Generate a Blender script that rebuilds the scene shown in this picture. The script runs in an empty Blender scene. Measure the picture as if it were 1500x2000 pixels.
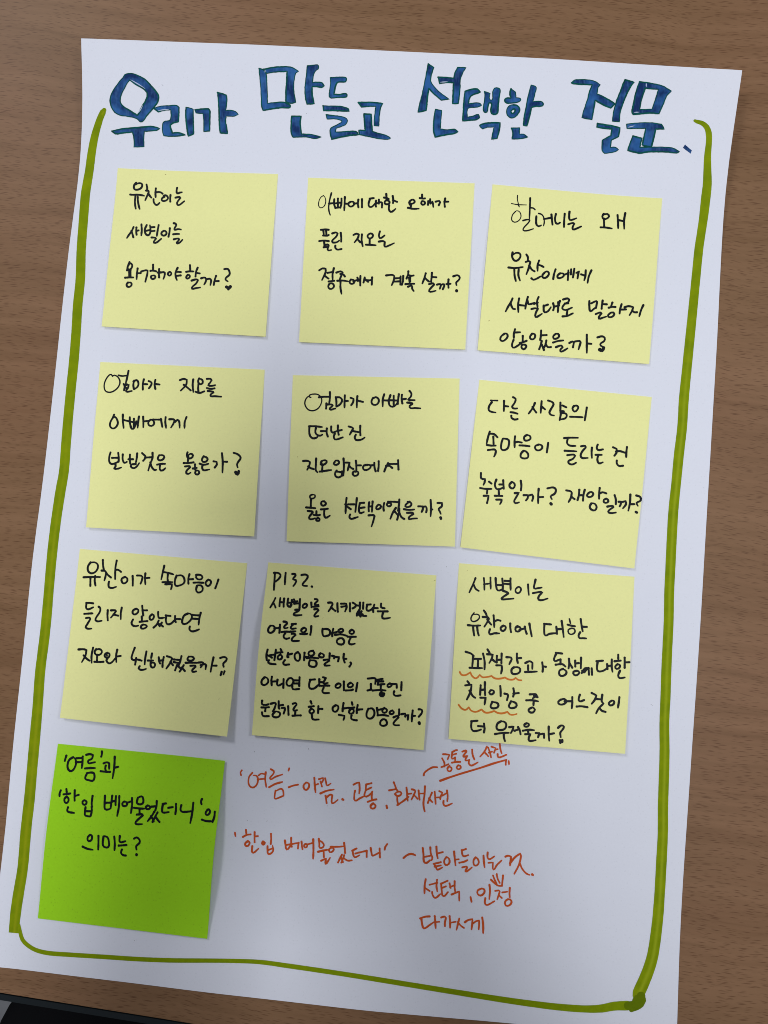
import bpy, bmesh, math, random
from mathutils import Matrix, Vector
from mathutils.geometry import tessellate_polygon
random.seed(4)
MM = 0.001
scene = bpy.context.scene
col = scene.collection

# ------------------------------------------------------------------ camera
CAM_H = 0.36069
RX, RY = 0.0672719, 0.0504348
cam = bpy.data.cameras.new('camera')
cam.sensor_fit = 'VERTICAL'; cam.sensor_height = 24.0
cam.lens = 24.0 * 1588.7 / 2000.0
cam.clip_start = 0.01; cam.clip_end = 60
camo = bpy.data.objects.new('camera', cam); col.objects.link(camo)
CAM_ROT = Matrix.Rotation(RX, 4, 'X') @ Matrix.Rotation(RY, 4, 'Y')
camo.matrix_world = Matrix.Translation((0, 0, CAM_H)) @ CAM_ROT
scene.camera = camo

# ------------------------------------------------------------------ room light
world = bpy.data.worlds.new('World'); scene.world = world; world.use_nodes = True
bg = world.node_tree.nodes['Background']
bg.inputs[0].default_value = (0.80, 0.88, 1.0, 1); bg.inputs[1].default_value = 0.19
def area(name, loc, target, sx, sy, power, color):
    l = bpy.data.lights.new(name, 'AREA'); l.shape = 'RECTANGLE'; l.size = sx; l.size_y = sy
    l.energy = power; l.color = color
    o = bpy.data.objects.new(name, l); col.objects.link(o); o.location = loc
    o.rotation_euler = (Vector(target) - Vector(loc)).to_track_quat('-Z', 'Y').to_euler()
    return o
key = area('ceiling_lamp', (0.125, -0.27, 1.75), (0, 0, 0), 0.30, 0.50, 16.6, (0.93, 0.97, 1.0))
key.rotation_euler = (0, 0, 0)
area('ceiling_lamp', (-1.05, 1.35, 1.6), (0, 0, 0), 0.25, 0.5, 12, (0.95, 0.97, 1.0))
area('ceiling_lamp', (1.5, 0.5, 1.6), (0, 0, 0), 0.16, 0.5, 7.2, (0.95, 0.98, 1.0))
scene.view_settings.view_transform = 'Standard'; scene.view_settings.look = 'None'
scene.view_settings.exposure = 0.0; scene.view_settings.gamma = 1.0
scene.render.engine = 'CYCLES'
scene.cycles.filter_width = 0.95

NOTE_CORNERS = {1: [[-142.56, 184.31], [-67.67, 180.35], [-72.2, 103.85], [-148.11, 109.51]], 2: [[-53.65, 178.35], [22.51, 174.08], [17.96, 97.07], [-56.95, 101.29]], 3: [[30.61, 173.43], [105.94, 164.72], [98.89, 89.74], [23.43, 96.71]], 4: [[-148.72, 93.25], [-72.63, 88.99], [-76.11, 13.29], [-152.67, 17.26]], 5: [[-59.75, 86.36], [15.45, 84.18], [13.11, 8.95], [-61.58, 11.2]], 6: [[24.28, 83.58], [100.01, 75.2], [90.84, -0.39], [15.48, 8.63]], 7: [[-155.82, 7.59], [-79.38, 1.37], [-86.26, -74.14], [-161.91, -67.41]], 8: [[-69.86, 1.76], [4.99, -3.71], [-0.62, -79.28], [-75.84, -73.79]], 9: [[14.93, 1.67], [91.15, -3.97], [85.46, -79.47], [10.14, -74.2]], 10: [[-163.3, -79.13], [-87.72, -85.23], [-94.26, -161.1], [-169.83, -154.56]]}
SHEET_EDGES = {'top': [[-159.57, 244.42], [-149.91, 244.01], [-140.47, 243.96], [-131.11, 244.1], [-121.74, 244.28], [-112.29, 244.36], [-102.73, 244.24], [-93.05, 243.85], [-83.3, 243.23], [-73.55, 242.52], [-63.84, 241.77], [-54.15, 241.02], [-44.49, 240.27], [-34.85, 239.52], [-25.25, 238.76], [-15.67, 238.0], [-6.12, 237.25], [3.4, 236.49], [12.9, 235.74], [22.37, 234.97], [31.81, 234.2], [41.23, 233.43], [50.62, 232.66], [59.98, 231.88], [69.29, 230.97], [78.49, 229.78], [87.53, 228.33], [96.42, 226.69], [105.16, 224.95], [113.8, 223.21], [122.4, 221.6], [131.04, 220.23], [139.83, 219.21]], 'right': [[139.83, 219.21], [137.78, 205.86], [135.99, 192.9], [134.43, 180.09], [133.21, 167.21], [132.32, 154.15], [131.6, 140.87], [130.81, 127.39], [129.92, 113.78], [128.95, 100.2], [127.88, 86.69], [126.79, 73.24], [125.72, 59.86], [124.65, 46.54], [123.56, 33.28], [122.49, 20.09], [121.44, 6.95], [120.4, -6.12], [119.35, -19.13], [118.26, -32.08], [117.13, -44.97], [115.98, -57.79], [114.81, -70.56], [113.66, -83.27], [112.53, -95.92], [111.39, -108.51], [110.26, -121.05], [109.19, -133.53], [108.21, -145.96], [107.37, -158.34], [106.68, -170.66], [106.06, -182.92], [105.43, -195.13]], 'bottom': [[-189.32, -175.79], [-179.69, -176.42], [-170.1, -177.26], [-160.54, -178.11], [-151.01, -178.94], [-141.5, -179.75], [-132.03, -180.55], [-122.58, -181.39], [-113.17, -182.25], [-103.78, -183.12], [-94.42, -183.95], [-85.08, -184.71], [-75.77, -185.44], [-66.48, -186.16], [-57.22, -186.9], [-47.99, -187.66], [-38.79, -188.42], [-29.61, -189.16], [-20.45, -189.8], [-11.3, -190.3], [-2.18, -190.78], [6.92, -191.26], [15.99, -191.74], [25.03, -192.23], [34.05, -192.74], [43.04, -193.25], [52.01, -193.75], [60.96, -194.13], [69.9, -194.36], [78.82, -194.55], [87.71, -194.75], [96.58, -194.94], [105.43, -195.13]], 'left': [[-159.57, 244.42], [-158.93, 230.59], [-158.82, 217.19], [-159.24, 203.94], [-160.13, 190.67], [-161.58, 177.32], [-163.31, 163.8], [-164.79, 150.1], [-166.0, 136.36], [-167.15, 122.68], [-168.23, 109.05], [-169.25, 95.48], [-170.32, 81.98], [-171.42, 68.54], [-172.53, 55.16], [-173.69, 41.85], [-174.97, 28.62], [-176.38, 15.46], [-177.65, 2.35], [-178.64, -10.74], [-179.54, -23.78], [-180.46, -36.76], [-181.42, -49.68], [-182.42, -62.53], [-183.41, -75.33], [-184.28, -88.08], [-185.03, -100.78], [-185.78, -113.42], [-186.8, -125.99], [-187.87, -138.49], [-188.69, -150.97], [-189.14, -163.4], [-189.32, -175.79]]}
TITLE = """
P -2919,4309 -2909,4356 -2881,4413 -2834,4481 -2801,4520 -2781,4551 -2732,4563 -2690,4555 -2643,4536 -2601,4513 -2569,4481 -2531,4439 -2498,4402 -2476,4364 -2481,4311 -2507,4268 -2549,4214 -2586,4170 -2614,4127 -2638,4115 -2671,4144 -2718,4158 -2774,4166 -2831,4175 -2878,4202 -2905,4244
H -2740,4500! -2699,4471 -2652,4444 -2606,4417 -2580,4390! -2580,4351 -2596,4308 -2629,4250 -2652,4202 -2669,4175! -2708,4200 -2755,4228 -2797,4255 -2822,4287 -2825,4320 -2815,4363 -2787,4420 -2759,4474
P -2903,4027! -2860,4038 -2803,4050 -2709,4059 -2614,4068 -2548,4074 -2492,4067 -2464,4055! -2492,4041 -2558,4033 -2605,4027! -2610,3965 -2607,3887! -2700,3882! -2698,3936 -2704,3983 -2716,4019! -2784,4014 -2851,4003 -2875,4005!
P -2516,4243! -2465,4264 -2380,4273 -2309,4277 -2288,4258! -2287,4210 -2292,4123! -2332,4113 -2365,4091 -2359,4054 -2345,4016! -2293,4019 -2224,4000! -2292,3989 -2368,3984 -2425,3990! -2437,4034 -2437,4092 -2426,4121 -2370,4136 -2359,4170 -2363,4236! -2427,4228 -2478,4213!
P -2221,4261! -2186,4255 -2155,4243! -2154,4172 -2151,4075 -2148,4008! -2197,3987! -2209,4046 -2220,4133 -2224,4211
P -2138,4236! -2086,4244 -2012,4245 -1998,4221! -1999,4152 -1999,4034! -2054,4030! -2054,4113 -2062,4201! -2128,4206!
P -1931,4404! -1892,4392 -1849,4376! -1843,4346 -1845,4287 -1851,4228! -1808,4229 -1759,4216 -1732,4188! -1768,4172 -1845,4174! -1851,4129 -1839,4060 -1831,4006! -1900,4014! -1909,4111 -1913,4209 -1920,4308
L -2729,4503 -2690,4481 -2643,4454 -2598,4424
L -2478,4223 -2427,4233 -2380,4237
L -2666,4192 -2638,4231 -2619,4269
P -1544,4627! -1510,4615 -1488,4596 -1476,4569 -1470,4495 -1464,4396 -1460,4287! -1377,4293 -1310,4293 -1247,4262! -1250,4242 -1328,4242 -1424,4232 -1500,4219! -1515,4259 -1519,4348 -1528,4466 -1539,4566
P -1504,4616! -1410,4632 -1304,4636 -1237,4627 -1174,4588! -1198,4571 -1212,4517 -1217,4438 -1210,4359 -1197,4290! -1243,4281 -1289,4297! -1289,4391 -1283,4489 -1282,4590! -1380,4588 -1471,4576!
P -1093,4640! -1045,4643 -998,4646 -985,4629 -990,4605! -1016,4586 -1035,4542 -1042,4478! -996,4478 -953,4470 -934,4440! -956,4426 -1005,4437 -1045,4438! -1043,4355 -1025,4273! -1090,4269! -1104,4317 -1112,4416 -1102,4534
P -1232,4156! -1146,4154! -1153,4092 -1147,4033 -1139,3984! -1049,3977 -954,3952! -1010,3937 -1087,3953 -1153,3957 -1218,3955! -1235,3996 -1237,4075
P -877,4520! -806,4521 -734,4516 -725,4494 -739,4474 -806,4473 -820,4457! -834,4408 -841,4359! -786,4353 -729,4361 -721,4336 -733,4327 -805,4327 -866,4320! -885,4336 -881,4399 -874,4468
P -942,4251! -870,4245 -785,4240 -709,4215 -701,4191! -775,4197 -851,4202 -935,4204!
P -913,4165! -851,4155 -765,4141 -722,4121 -715,4091 -736,4062 -779,4044 -817,4030 -823,3996! -755,3996 -636,3996 -613,3964! -688,3961 -773,3946 -858,3927! -870,3968 -873,4027 -850,4045 -803,4069 -765,4097 -784,4110 -841,4122 -903,4120!
P -616,4273! -567,4273 -472,4269 -390,4257! -408,4220 -420,4152 -424,4043! -469,4048! -464,4134 -453,4231! -519,4233 -584,4228!
P -562,4163! -495,4157! -492,4076 -482,3993! -424,3972 -358,3953 -315,3925! -344,3914 -424,3923 -518,3945 -603,3966! -608,4008! -551,4004! -555,4077
L -1486,4609 -1488,4584
P 29,4625! 79,4587! 63,4540 51,4462 65,4432 112,4372 168,4322 220,4282! 149,4274! 112,4309 65,4354 35,4392! 25,4326 10,4180! -64,4165! -48,4250 -24,4347 -1,4464 18,4561
P 120,4495! 187,4490 262,4481! 276,4534 300,4584! 375,4580! 352,4542 326,4474 320,4377 304,4239! 252,4240! 257,4320 262,4437! 206,4443 135,4433!
P 96,4190! 152,4176! 146,4099 140,4002! 205,3992 270,3996 300,3971! 270,3957 186,3944 93,3925! 79,3984 79,4071 86,4139
P 367,4354! 421,4369 477,4372 505,4342! 477,4331 430,4315 407,4286 397,4233! 449,4239 500,4237 516,4216! 477,4200 402,4194 385,4170 388,4107! 439,4115 486,4129 498,4099! 467,4081 411,4077 344,4074! 350,4152 355,4249 360,4307
P 543,4349! 594,4328! 587,4291 598,4264 617,4271 619,4339 636,4376 673,4375 687,4357 677,4289 668,4212 663,4144 644,4128 609,4135 602,4174 607,4233 584,4235 574,4195 565,4151 542,4152 531,4176 540,4244 547,4302
P 499,4027! 532,4042 606,4048 683,4046! 680,3998 657,3900! 605,3893! 617,3951 629,4009! 569,4006 527,3992! 504,4012
P 785,4366! 827,4334! 829,4280! 868,4274 870,4250 840,4236 747,4231 727,4254 738,4276 784,4278! 775,4325
P 803,4213 844,4202 863,4173 848,4129 816,4096 783,4089 751,4117 745,4161 761,4199
H 800,4169 816,4174 819,4154 807,4135 788,4136 785,4155
P 967,4396! 999,4387 1015,4372 1003,4319 984,4240! 1053,4238 1076,4220 1067,4196 1007,4193 969,4184! 955,4117 926,4011! 896,4017! 904,4099 923,4195 938,4282 957,4359
P 787,3993! 861,3995! 858,3936! 898,3933 935,3905! 874,3892 791,3891! 799,3947
L 138,4445 206,4448
P 1334,4408! 1360,4430 1415,4434 1498,4424 1552,4404 1588,4372! 1569,4350 1559,4290! 1613,4260 1675,4216 1715,4184! 1679,4149! 1621,4178 1542,4231! 1531,4165 1511,4051! 1422,4074! 1439,4141 1472,4235 1492,4312 1517,4379! 1442,4387 1351,4398
P 1807,4400! 1882,4368! 1855,4337 1814,4256 1782,4173 1759,4099 1753,4014! 1691,4024! 1701,4104 1729,4207 1766,4299 1789,4364
P 1560,4012! 1628,3996 1708,3976 1755,3958! 1748,3911 1743,3878! 1680,3852! 1672,3784! 1711,3784 1742,3759! 1715,3742 1621,3731! 1598,3760 1601,3855! 1676,3893! 1686,3954! 1628,3962 1556,3981!
P 1930,4367! 1986,4353 2055,4332 2124,4304 2197,4248! 2157,4206 2131,4144 2091,4055! 2018,4068 1873,4071! 1862,4099 1879,4182 1898,4275
H 1977,4302! 2089,4276! 2062,4189 2034,4104! 1983,4105 1929,4112! 1942,4194
P 1813,3986! 1895,3989 2017,3980 2112,3956! 2134,3911! 2064,3919! 2047,3847 2025,3762! 1964,3776 1948,3790! 1964,3864 1977,3933! 1894,3941 1817,3946!
P 1867,3873! 1945,3846! 1933,3802 1928,3767! 2016,3760 2121,3751 2199,3738 2264,3699! 2242,3689 2156,3705 2016,3719 1919,3713! 1866,3731 1822,3746! 1840,3801
D 2311,3758! 2368,3702! 2359,3675! 2294,3730!
L 1878,4088 1922,4086
L 1986,4345 1987,4312
L 1826,3956 1881,3965
"""
BORDER = ['-2974,4220,204 -2986,4201,284 -3016,4136,306 -3066,3978,363 -3097,3824,397 -3119,3669,409 -3139,3555,431 -3156,3446,447 -3173,3186,436 -3185,2923,440 -3185,2661,450 -3193,2531,454 -3203,2400,454 -3211,2141,445 -3224,1882,454 -3243,1625,454 -3260,1369,454 -3274,1114,454 -3286,860,461 -3313,673,477 -3347,393,465 -3372,114,465 -3389,-163,450 -3404,-439,461 -3419,-645,465 -3440,-850,461 -3451,-987,463 -3462,-1259,468 -3478,-1530,488 -3494,-1799,477 -3510,-2067,488 -3532,-2334,488 -3551,-2666,477 -3578,-2864,488 -3600,-3040,488 -3613,-3224,454', '2392,3962,114 2409,3952,159 2452,3935,193 2491,3898,227 2510,3843,261 2513,3776,250 2503,3644,295 2503,3511,341 2504,3404,381 2493,3284,409 2475,3110,386 2456,2975,375 2436,2839,386 2406,2563,386 2374,2286,397 2341,2009,409 2308,1733,415 2279,1482,431 2259,1236,420 2226,991,431 2198,747,415 2169,504,427 2150,262,431 2134,21,427 2118,-218,422 2109,-457,418 2093,-695,422 2078,-931,431 2070,-1097,427 2055,-1332,413 2052,-1566,422 2042,-1799,431 2030,-2031,431 2024,-2261,431 2008,-2491,443 1988,-2758,438 1965,-2991,454 1926,-3243,465 1894,-3357,488 1850,-3467,499 1797,-3581,511 1792,-3597,454', '-3568,-3157,136 -3555,-3214,170 -3532,-3279,182 -3489,-3321,182 -3414,-3362,182 -3303,-3386,193 -3120,-3395,193 -2813,-3405,193 -2509,-3416,193 -2210,-3419,193 -1908,-3413,182 -1661,-3409,177 -1429,-3412,186 -1192,-3436,204 -717,-3490,204 -250,-3549,216 217,-3609,227 681,-3667,250 1025,-3703,272 1210,-3716,284 1368,-3720,295 1488,-3712,329 1595,-3690,363 1701,-3683,386', '1735,-3715,204 1761,-3690,386 1791,-3656,522 1813,-3618,499 1818,-3601,363', '1706,-3683,341 1748,-3682,386']
INK = {
 'n1': ['95 -2678,3548 -2694,3528 -2698,3499 -2684,3482 -2652,3484 -2627,3501 -2620,3528 -2634,3542 -2663,3541 -2682,3528|95 -2731,3436 -2709,3433 -2656,3433 -2617,3427 -2600,3422|95 -2682,3416 -2685,3367 -2680,3323 -2675,3300|95 -2660,3414 -2656,3367 -2645,3317 -2638,3296|95 -2580,3529 -2573,3498 -2575,3469|95 -2585,3472 -2566,3471 -2558,3459 -2574,3415 -2589,3379|95 -2560,3444 -2545,3419 -2532,3404|95 -2492,3492 -2495,3453 -2492,3409|95 -2491,3453 -2465,3457 -2443,3452 -2428,3440|95 -2511,3389 -2508,3360 -2490,3335 -2473,3334 -2454,3352|95 -2411,3410 -2429,3398 -2434,3378 -2419,3369 -2393,3374 -2376,3392 -2382,3414 -2401,3424 -2418,3420 -2415,3407|95 -2353,3426 -2355,3391 -2353,3362|95 -2293,3494 -2297,3464 -2290,3440 -2268,3447 -2246,3451|95 -2305,3400 -2271,3405 -2259,3397! -2275,3375 -2289,3351 -2283,3329 -2264,3330 -2241,3348 -2222,3364',
  '95 -2690,3124 -2708,3083 -2735,3044 -2749,3020|95 -2708,3088 -2697,3053 -2689,3026|95 -2663,3119 -2664,3082 -2659,3050|95 -2660,3087 -2641,3091|95 -2617,3148 -2612,3091 -2615,3042|95 -2567,3141 -2583,3100 -2577,3061 -2557,3043 -2539,3050 -2530,3089 -2537,3139|95 -2573,3085 -2535,3094|95 -2526,3119 -2493,3120|95 -2530,3080 -2492,3084|95 -2455,3139 -2463,3088 -2469,3034|95 -2518,3021 -2485,3018 -2475,3010! -2491,2989 -2496,2971 -2469,2973 -2441,2995 -2427,3007|95 -2405,3082 -2424,3070 -2425,3048 -2404,3036 -2383,3048 -2380,3067 -2392,3081 -2410,3085|95 -2350,3106 -2352,3067 -2360,3026|95 -2314,3154 -2297,3149 -2290,3136 -2305,3105 -2305,3090 -2272,3097 -2245,3092|95 -2316,3048 -2290,3051 -2261,3050|95 -2309,3000 -2269,3007 -2259,2997 -2282,2968 -2273,2960 -2249,2972 -2229,2994',
  '95 -2718,2791 -2731,2757 -2738,2713|95 -2727,2762 -2715,2779 -2698,2773 -2691,2756 -2700,2730 -2723,2721 -2736,2738 -2731,2757|95 -2719,2718 -2717,2650|95 -2706,2718 -2705,2655|95 -2755,2644 -2719,2646 -2679,2645|95 -2727,2598 -2739,2581 -2733,2561 -2712,2557 -2695,2570 -2693,2588 -2706,2599 -2727,2596|95 -2640,2729 -2645,2683 -2647,2630|95 -2645,2685 -2610,2685|95 -2605,2700 -2567,2711 -2546,2709! -2549,2672 -2558,2634 -2565,2603|95 -2497,2763 -2496,2734|95 -2519,2705 -2496,2708 -2467,2700|95 -2496,2734 -2495,2705|95 -2509,2657 -2513,2641 -2500,2628 -2479,2634 -2472,2650 -2485,2661 -2504,2660|95 -2439,2721 -2440,2680 -2437,2642|95 -2438,2685 -2404,2691! -2387,2687 -2389,2650 -2398,2627|95 -2452,2688 -2423,2691|95 -2352,2684 -2356,2669 -2342,2657 -2326,2669 -2328,2686 -2342,2693 -2352,2686|95 -2267,2730 -2285,2687 -2284,2649 -2271,2615|95 -2271,2692 -2235,2689|95 -2275,2654 -2237,2658|95 -2153,2753 -2149,2705|95 -2187,2691 -2152,2695 -2119,2693|95 -2170,2662 -2184,2647 -2182,2630 -2163,2630 -2151,2647 -2158,2661 -2173,2662|95 -2081,2728 -2095,2689 -2099,2646|95 -2095,2680 -2061,2674|95 -2134,2608 -2093,2619 -2074,2612! -2093,2579 -2125,2551 -2130,2532 -2097,2536 -2054,2542|95 -2046,2628 -2018,2635 -2002,2625 -2003,2597 -2017,2570|95 -1998,2616 -1970,2623 -1954,2610 -1960,2563|95 -1909,2648 -1922,2605 -1928,2565|95 -1920,2600 -1884,2600|95 -1834,2711 -1801,2711 -1785,2685 -1786,2656 -1814,2632 -1821,2613 -1799,2596|150 -1811,2544 -1789,2534 -1775,2546|120 -1793,2522 -1777,2548'],
 'n2': ['45 -929,3393 -953,3379 -971,3341 -973,3297 -956,3277 -926,3288 -910,3325 -912,3364 -929,3392 -948,3384|75 -857,3416 -872,3353 -881,3285 -876,3237 -866,3207|95 -877,3316 -834,3320|95 -830,3357 -832,3314 -820,3274|95 -797,3362 -796,3274|95 -764,3361 -764,3317 -773,3273|95 -820,3274 -773,3278|95 -832,3316 -764,3324|95 -733,3375 -735,3312 -738,3249|95 -733,3312 -702,3311|95 -682,3328 -698,3316 -698,3296 -679,3283 -655,3293 -646,3310 -656,3328 -679,3330|95 -651,3310 -618,3314|95 -609,3348 -613,3309 -608,3275|95 -576,3352 -575,3275|95 -506,3356 -468,3360|95 -501,3356 -515,3307 -507,3278 -482,3280 -449,3316|95 -447,3335 -451,3301 -447,3279|95 -449,3306 -407,3320 -393,3315 -393,3268|95 -421,3345 -421,3306|95 -354,3397 -351,3358|95 -374,3363 -346,3358 -332,3348|95 -351,3343 -367,3324 -365,3305 -341,3299 -323,3313 -332,3331 -351,3333|95 -295,3376 -290,3342 -292,3308|95 -292,3337 -255,3320|95 -327,3289 -329,3251 -313,3226 -290,3235 -269,3254|95 -136,3327 -141,3310 -117,3300 -94,3317 -108,3338 -131,3331 -145,3310 -136,3286|95 -127,3295 -131,3261|95 -155,3262 -108,3251 -57,3252|95 -27,3385 -27,3351|95 -47,3352 -20,3346 -1,3348|95 -27,3322 -36,3303 -20,3288 -1,3298 -6,3317 -24,3325|95 29,3321 27,3287|95 46,3340 47,3297 46,3297 69,3316! 75,3265|95 97,3315 129,3322 137,3309! 125,3281|95 183,3344 176,3304 180,3265|95 176,3313 211,3313',
  '95 -949,3068 -911,3072 -879,3067|95 -927,3058 -923,3024|95 -902,3062 -899,3023|95 -930,3014 -892,3012 -878,3018|95 -964,2962 -924,2966 -877,2960|95 -920,2961 -916,2927|95 -916,2922 -886,2928 -877,2917 -886,2893 -881,2873 -853,2876|95 -922,2903 -891,2905|95 -845,3032 -813,3041 -796,3031! -808,3002 -845,2964 -840,2947 -802,2949 -782,2963|95 -768,3036 -763,2992 -763,2953|95 -816,2916 -816,2896 -797,2879 -760,2884|95 -651,3014 -625,3026 -602,3018! -611,2985 -641,2944|95 -617,2975 -598,2955 -589,2943|95 -574,3018 -576,2960 -566,2907|95 -504,3024 -522,3007 -517,2986 -494,2980 -475,2997 -476,3016 -494,3026 -513,3019|95 -503,2978 -503,2925|95 -538,2921 -494,2918 -447,2914|95 -410,3044 -419,3005 -410,2981 -391,2986 -368,3005|95 -419,2948 -382,2952 -365,2942! -368,2918 -363,2899 -326,2910 -281,2931',
  '95 -961,2688 -931,2705 -903,2701! -903,2668 -935,2597|95 -914,2639 -888,2618 -876,2610|95 -884,2663 -847,2669|95 -828,2705 -839,2648 -837,2591|95 -869,2558 -878,2534 -862,2513 -836,2519 -825,2543 -841,2564 -864,2562|95 -823,2588 -874,2582|95 -804,2664 -767,2675 -746,2665! -758,2637 -776,2594|95 -767,2651 -744,2648 -727,2627|95 -795,2588 -743,2589 -698,2581|95 -766,2580 -766,2523 -756,2466|95 -671,2598 -683,2579 -676,2560 -654,2558 -641,2573 -648,2593 -669,2596|95 -648,2578 -608,2597|95 -613,2614 -603,2587 -608,2583|95 -585,2630 -587,2582 -586,2541|95 -546,2615 -551,2591 -557,2568|95 -546,2603 -531,2588 -515,2573|95 -524,2588 -501,2588 -481,2593|95 -479,2614 -482,2547|95 -351,2631 -297,2635 -278,2625! -283,2583 -301,2540|95 -265,2603 -223,2605|95 -274,2573 -227,2574|95 -221,2620 -223,2544|95 -197,2624 -200,2572 -209,2542|95 -151,2666 -153,2638 -167,2600|95 -153,2633 -126,2623 -103,2627|95 -144,2607 -139,2566|95 -135,2607 -135,2571|95 -176,2548 -130,2550 -98,2550|95 -153,2524 -121,2533 -116,2523! -116,2504 -102,2483|95 6,2645 -6,2602 -24,2552|95 -3,2605 18,2583 36,2568|95 62,2649 59,2606 54,2568|95 59,2611 101,2607|95 36,2545 73,2551 82,2539! 59,2516 36,2479 64,2475 96,2483|95 108,2539 137,2543 142,2529! 133,2501|95 148,2538 170,2543 172,2524! 160,2496|95 211,2585 209,2547 211,2509|95 193,2543 229,2545|95 255,2614 294,2623 312,2602 303,2579 280,2555 283,2532|140 283,2482 284,2478'],
 'n3': ['45 837,3360 835,3320 852,3250|45 781,3284 832,3273 916,3268|45 837,3276 848,3256|50 817,3209 789,3175 782,3127 807,3107 844,3121 865,3159 854,3203 827,3215 813,3202|80 950,3332 947,3260 943,3182 940,3134|70 946,3240 974,3238 992,3222|70 883,3121 922,3130 945,3124! 931,3100 889,3053 884,3029 921,3026 974,3042|95 1003,3160 1000,3114 1004,3080 1022,3065 1045,3074|65 1024,3186 1051,3176 1069,3146 1073,3103 1066,3069|95 1071,3132 1142,3145|95 1138,3174 1142,3121 1146,3078|95 1178,3178 1169,3130 1178,3091 1196,3086 1213,3096|95 1257,3179 1251,3119 1248,3054|95 1300,3197 1296,3157 1302,3120 1329,3123 1360,3135|95 1287,3080 1329,3091 1342,3084! 1328,3060 1327,3031 1364,3040 1401,3057|95 1604,3171 1591,3147 1603,3123 1630,3127 1651,3148 1635,3170 1608,3166|95 1605,3127 1605,3046|95 1574,3046 1614,3044 1673,3033|95 1726,3158 1729,3091 1729,3034|95 1734,3110 1774,3100|95 1794,3173 1783,3109 1782,3028',
  '95 786,2824 782,2782 803,2748 831,2750 856,2785 849,2814 817,2819 788,2801|95 748,2685 807,2679 876,2687|95 800,2668 802,2611 813,2559|95 839,2667 836,2611 850,2563|95 909,2803 922,2779 922,2751|95 903,2734 931,2741 943,2732! 925,2666 907,2621|95 933,2699 957,2661 980,2646|95 1022,2745 1008,2702 1007,2650|95 1012,2707 1040,2697 1060,2685|95 952,2582 968,2569 1002,2580 1032,2598|95 1071,2635 1051,2612 1052,2589 1075,2584 1102,2607 1107,2630 1089,2644 1066,2633|95 1167,2662 1152,2615 1145,2573|95 1207,2624 1184,2605 1188,2582 1216,2584 1238,2600 1234,2622 1212,2624|95 1239,2609 1275,2623|95 1280,2632 1274,2562|75 1275,2599 1280,2651|95 1305,2660 1302,2613|95 1333,2664 1320,2585|95 1370,2631 1360,2575|80 1350,2626 1375,2640|95 1434,2649 1429,2592 1419,2557|95 1393,2612 1420,2602|95 1484,2648 1460,2592 1448,2534',
  '95 782,2401 768,2368 745,2331 720,2283|95 764,2359 773,2331 786,2307 803,2304|95 841,2400 832,2349 833,2276|95 835,2341 885,2334|95 919,2413 905,2366 895,2306|95 909,2371 923,2347 959,2352 977,2356|80 914,2389 923,2352|95 1014,2411 1000,2374 1004,2318|95 973,2347 1005,2360|95 950,2302 982,2309 1009,2304! 990,2272 986,2230 1013,2239 1042,2258|95 1057,2327 1095,2340|95 1059,2332 1058,2290 1067,2271 1095,2280 1122,2317|95 1142,2352 1149,2316 1142,2289|95 1186,2362 1186,2316 1183,2270|95 1149,2321 1195,2330|95 1202,2372 1186,2316|95 1231,2385 1268,2394 1284,2384! 1276,2361 1249,2348 1222,2306 1249,2289 1308,2310|95 1245,2348 1276,2350|95 1267,2287 1262,2250|95 1225,2232 1266,2236 1316,2259|95 1462,2368 1461,2322 1470,2275 1492,2289 1520,2312|95 1479,2347 1525,2367 1529,2353! 1519,2302|95 1579,2371 1572,2329 1569,2297|95 1574,2339 1614,2336|95 1517,2249 1555,2263 1568,2254! 1550,2233 1544,2208 1572,2214 1608,2225|95 1664,2351 1653,2319|95 1632,2305 1663,2312 1690,2311|95 1649,2259 1627,2241 1628,2222 1658,2222 1679,2243 1672,2261 1645,2259|95 1745,2336 1731,2290 1726,2252|95 1733,2286 1782,2288|95 1771,2308 1807,2317 1847,2307! 1833,2270 1813,2236|95 1838,2275 1856,2261 1878,2261|95 1935,2325 1914,2279 1898,2225',
  '95 708,2081 680,2058 671,2030 689,2014 716,2027 737,2057 728,2082 703,2081|95 803,2121 792,2080 792,2043|95 796,2091 847,2093|95 789,2024 775,1982 784,1954 820,1968 857,1995|95 871,2060 870,2005|95 843,1996 877,2004 904,2015|95 866,1981 858,1958 876,1938 897,1953 900,1972 879,1981 864,1977|95 953,2078 934,2050 943,2030 966,2030 980,2050 977,2073 957,2080|95 1034,2107 1031,2058 1025,2021|95 1031,2063 1082,2065|95 1038,2012 1029,1975 1015,1938|95 1038,1980 1047,1956 1057,1930|95 1079,2016 1072,1979 1054,1947|95 1072,1984 1092,1956 1119,1956|95 1161,2074 1140,2053 1147,2031 1174,2034 1192,2052 1183,2075 1158,2074|95 1139,1997 1183,2010 1228,2015|95 1164,1955 1209,1969 1223,1954! 1200,1927 1207,1913 1236,1925 1265,1943|95 1282,1991 1309,2004 1322,1995! 1313,1952|95 1332,2004 1372,2008 1381,1994! 1362,1933|95 1436,2065 1435,1989 1434,1901|95 1439,1985 1475,1981|95 1530,2039 1570,2048 1593,2034 1588,2006 1556,1983 1556,1965 1578,1953|150 1549,1928 1569,1919 1583,1946'],
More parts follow.
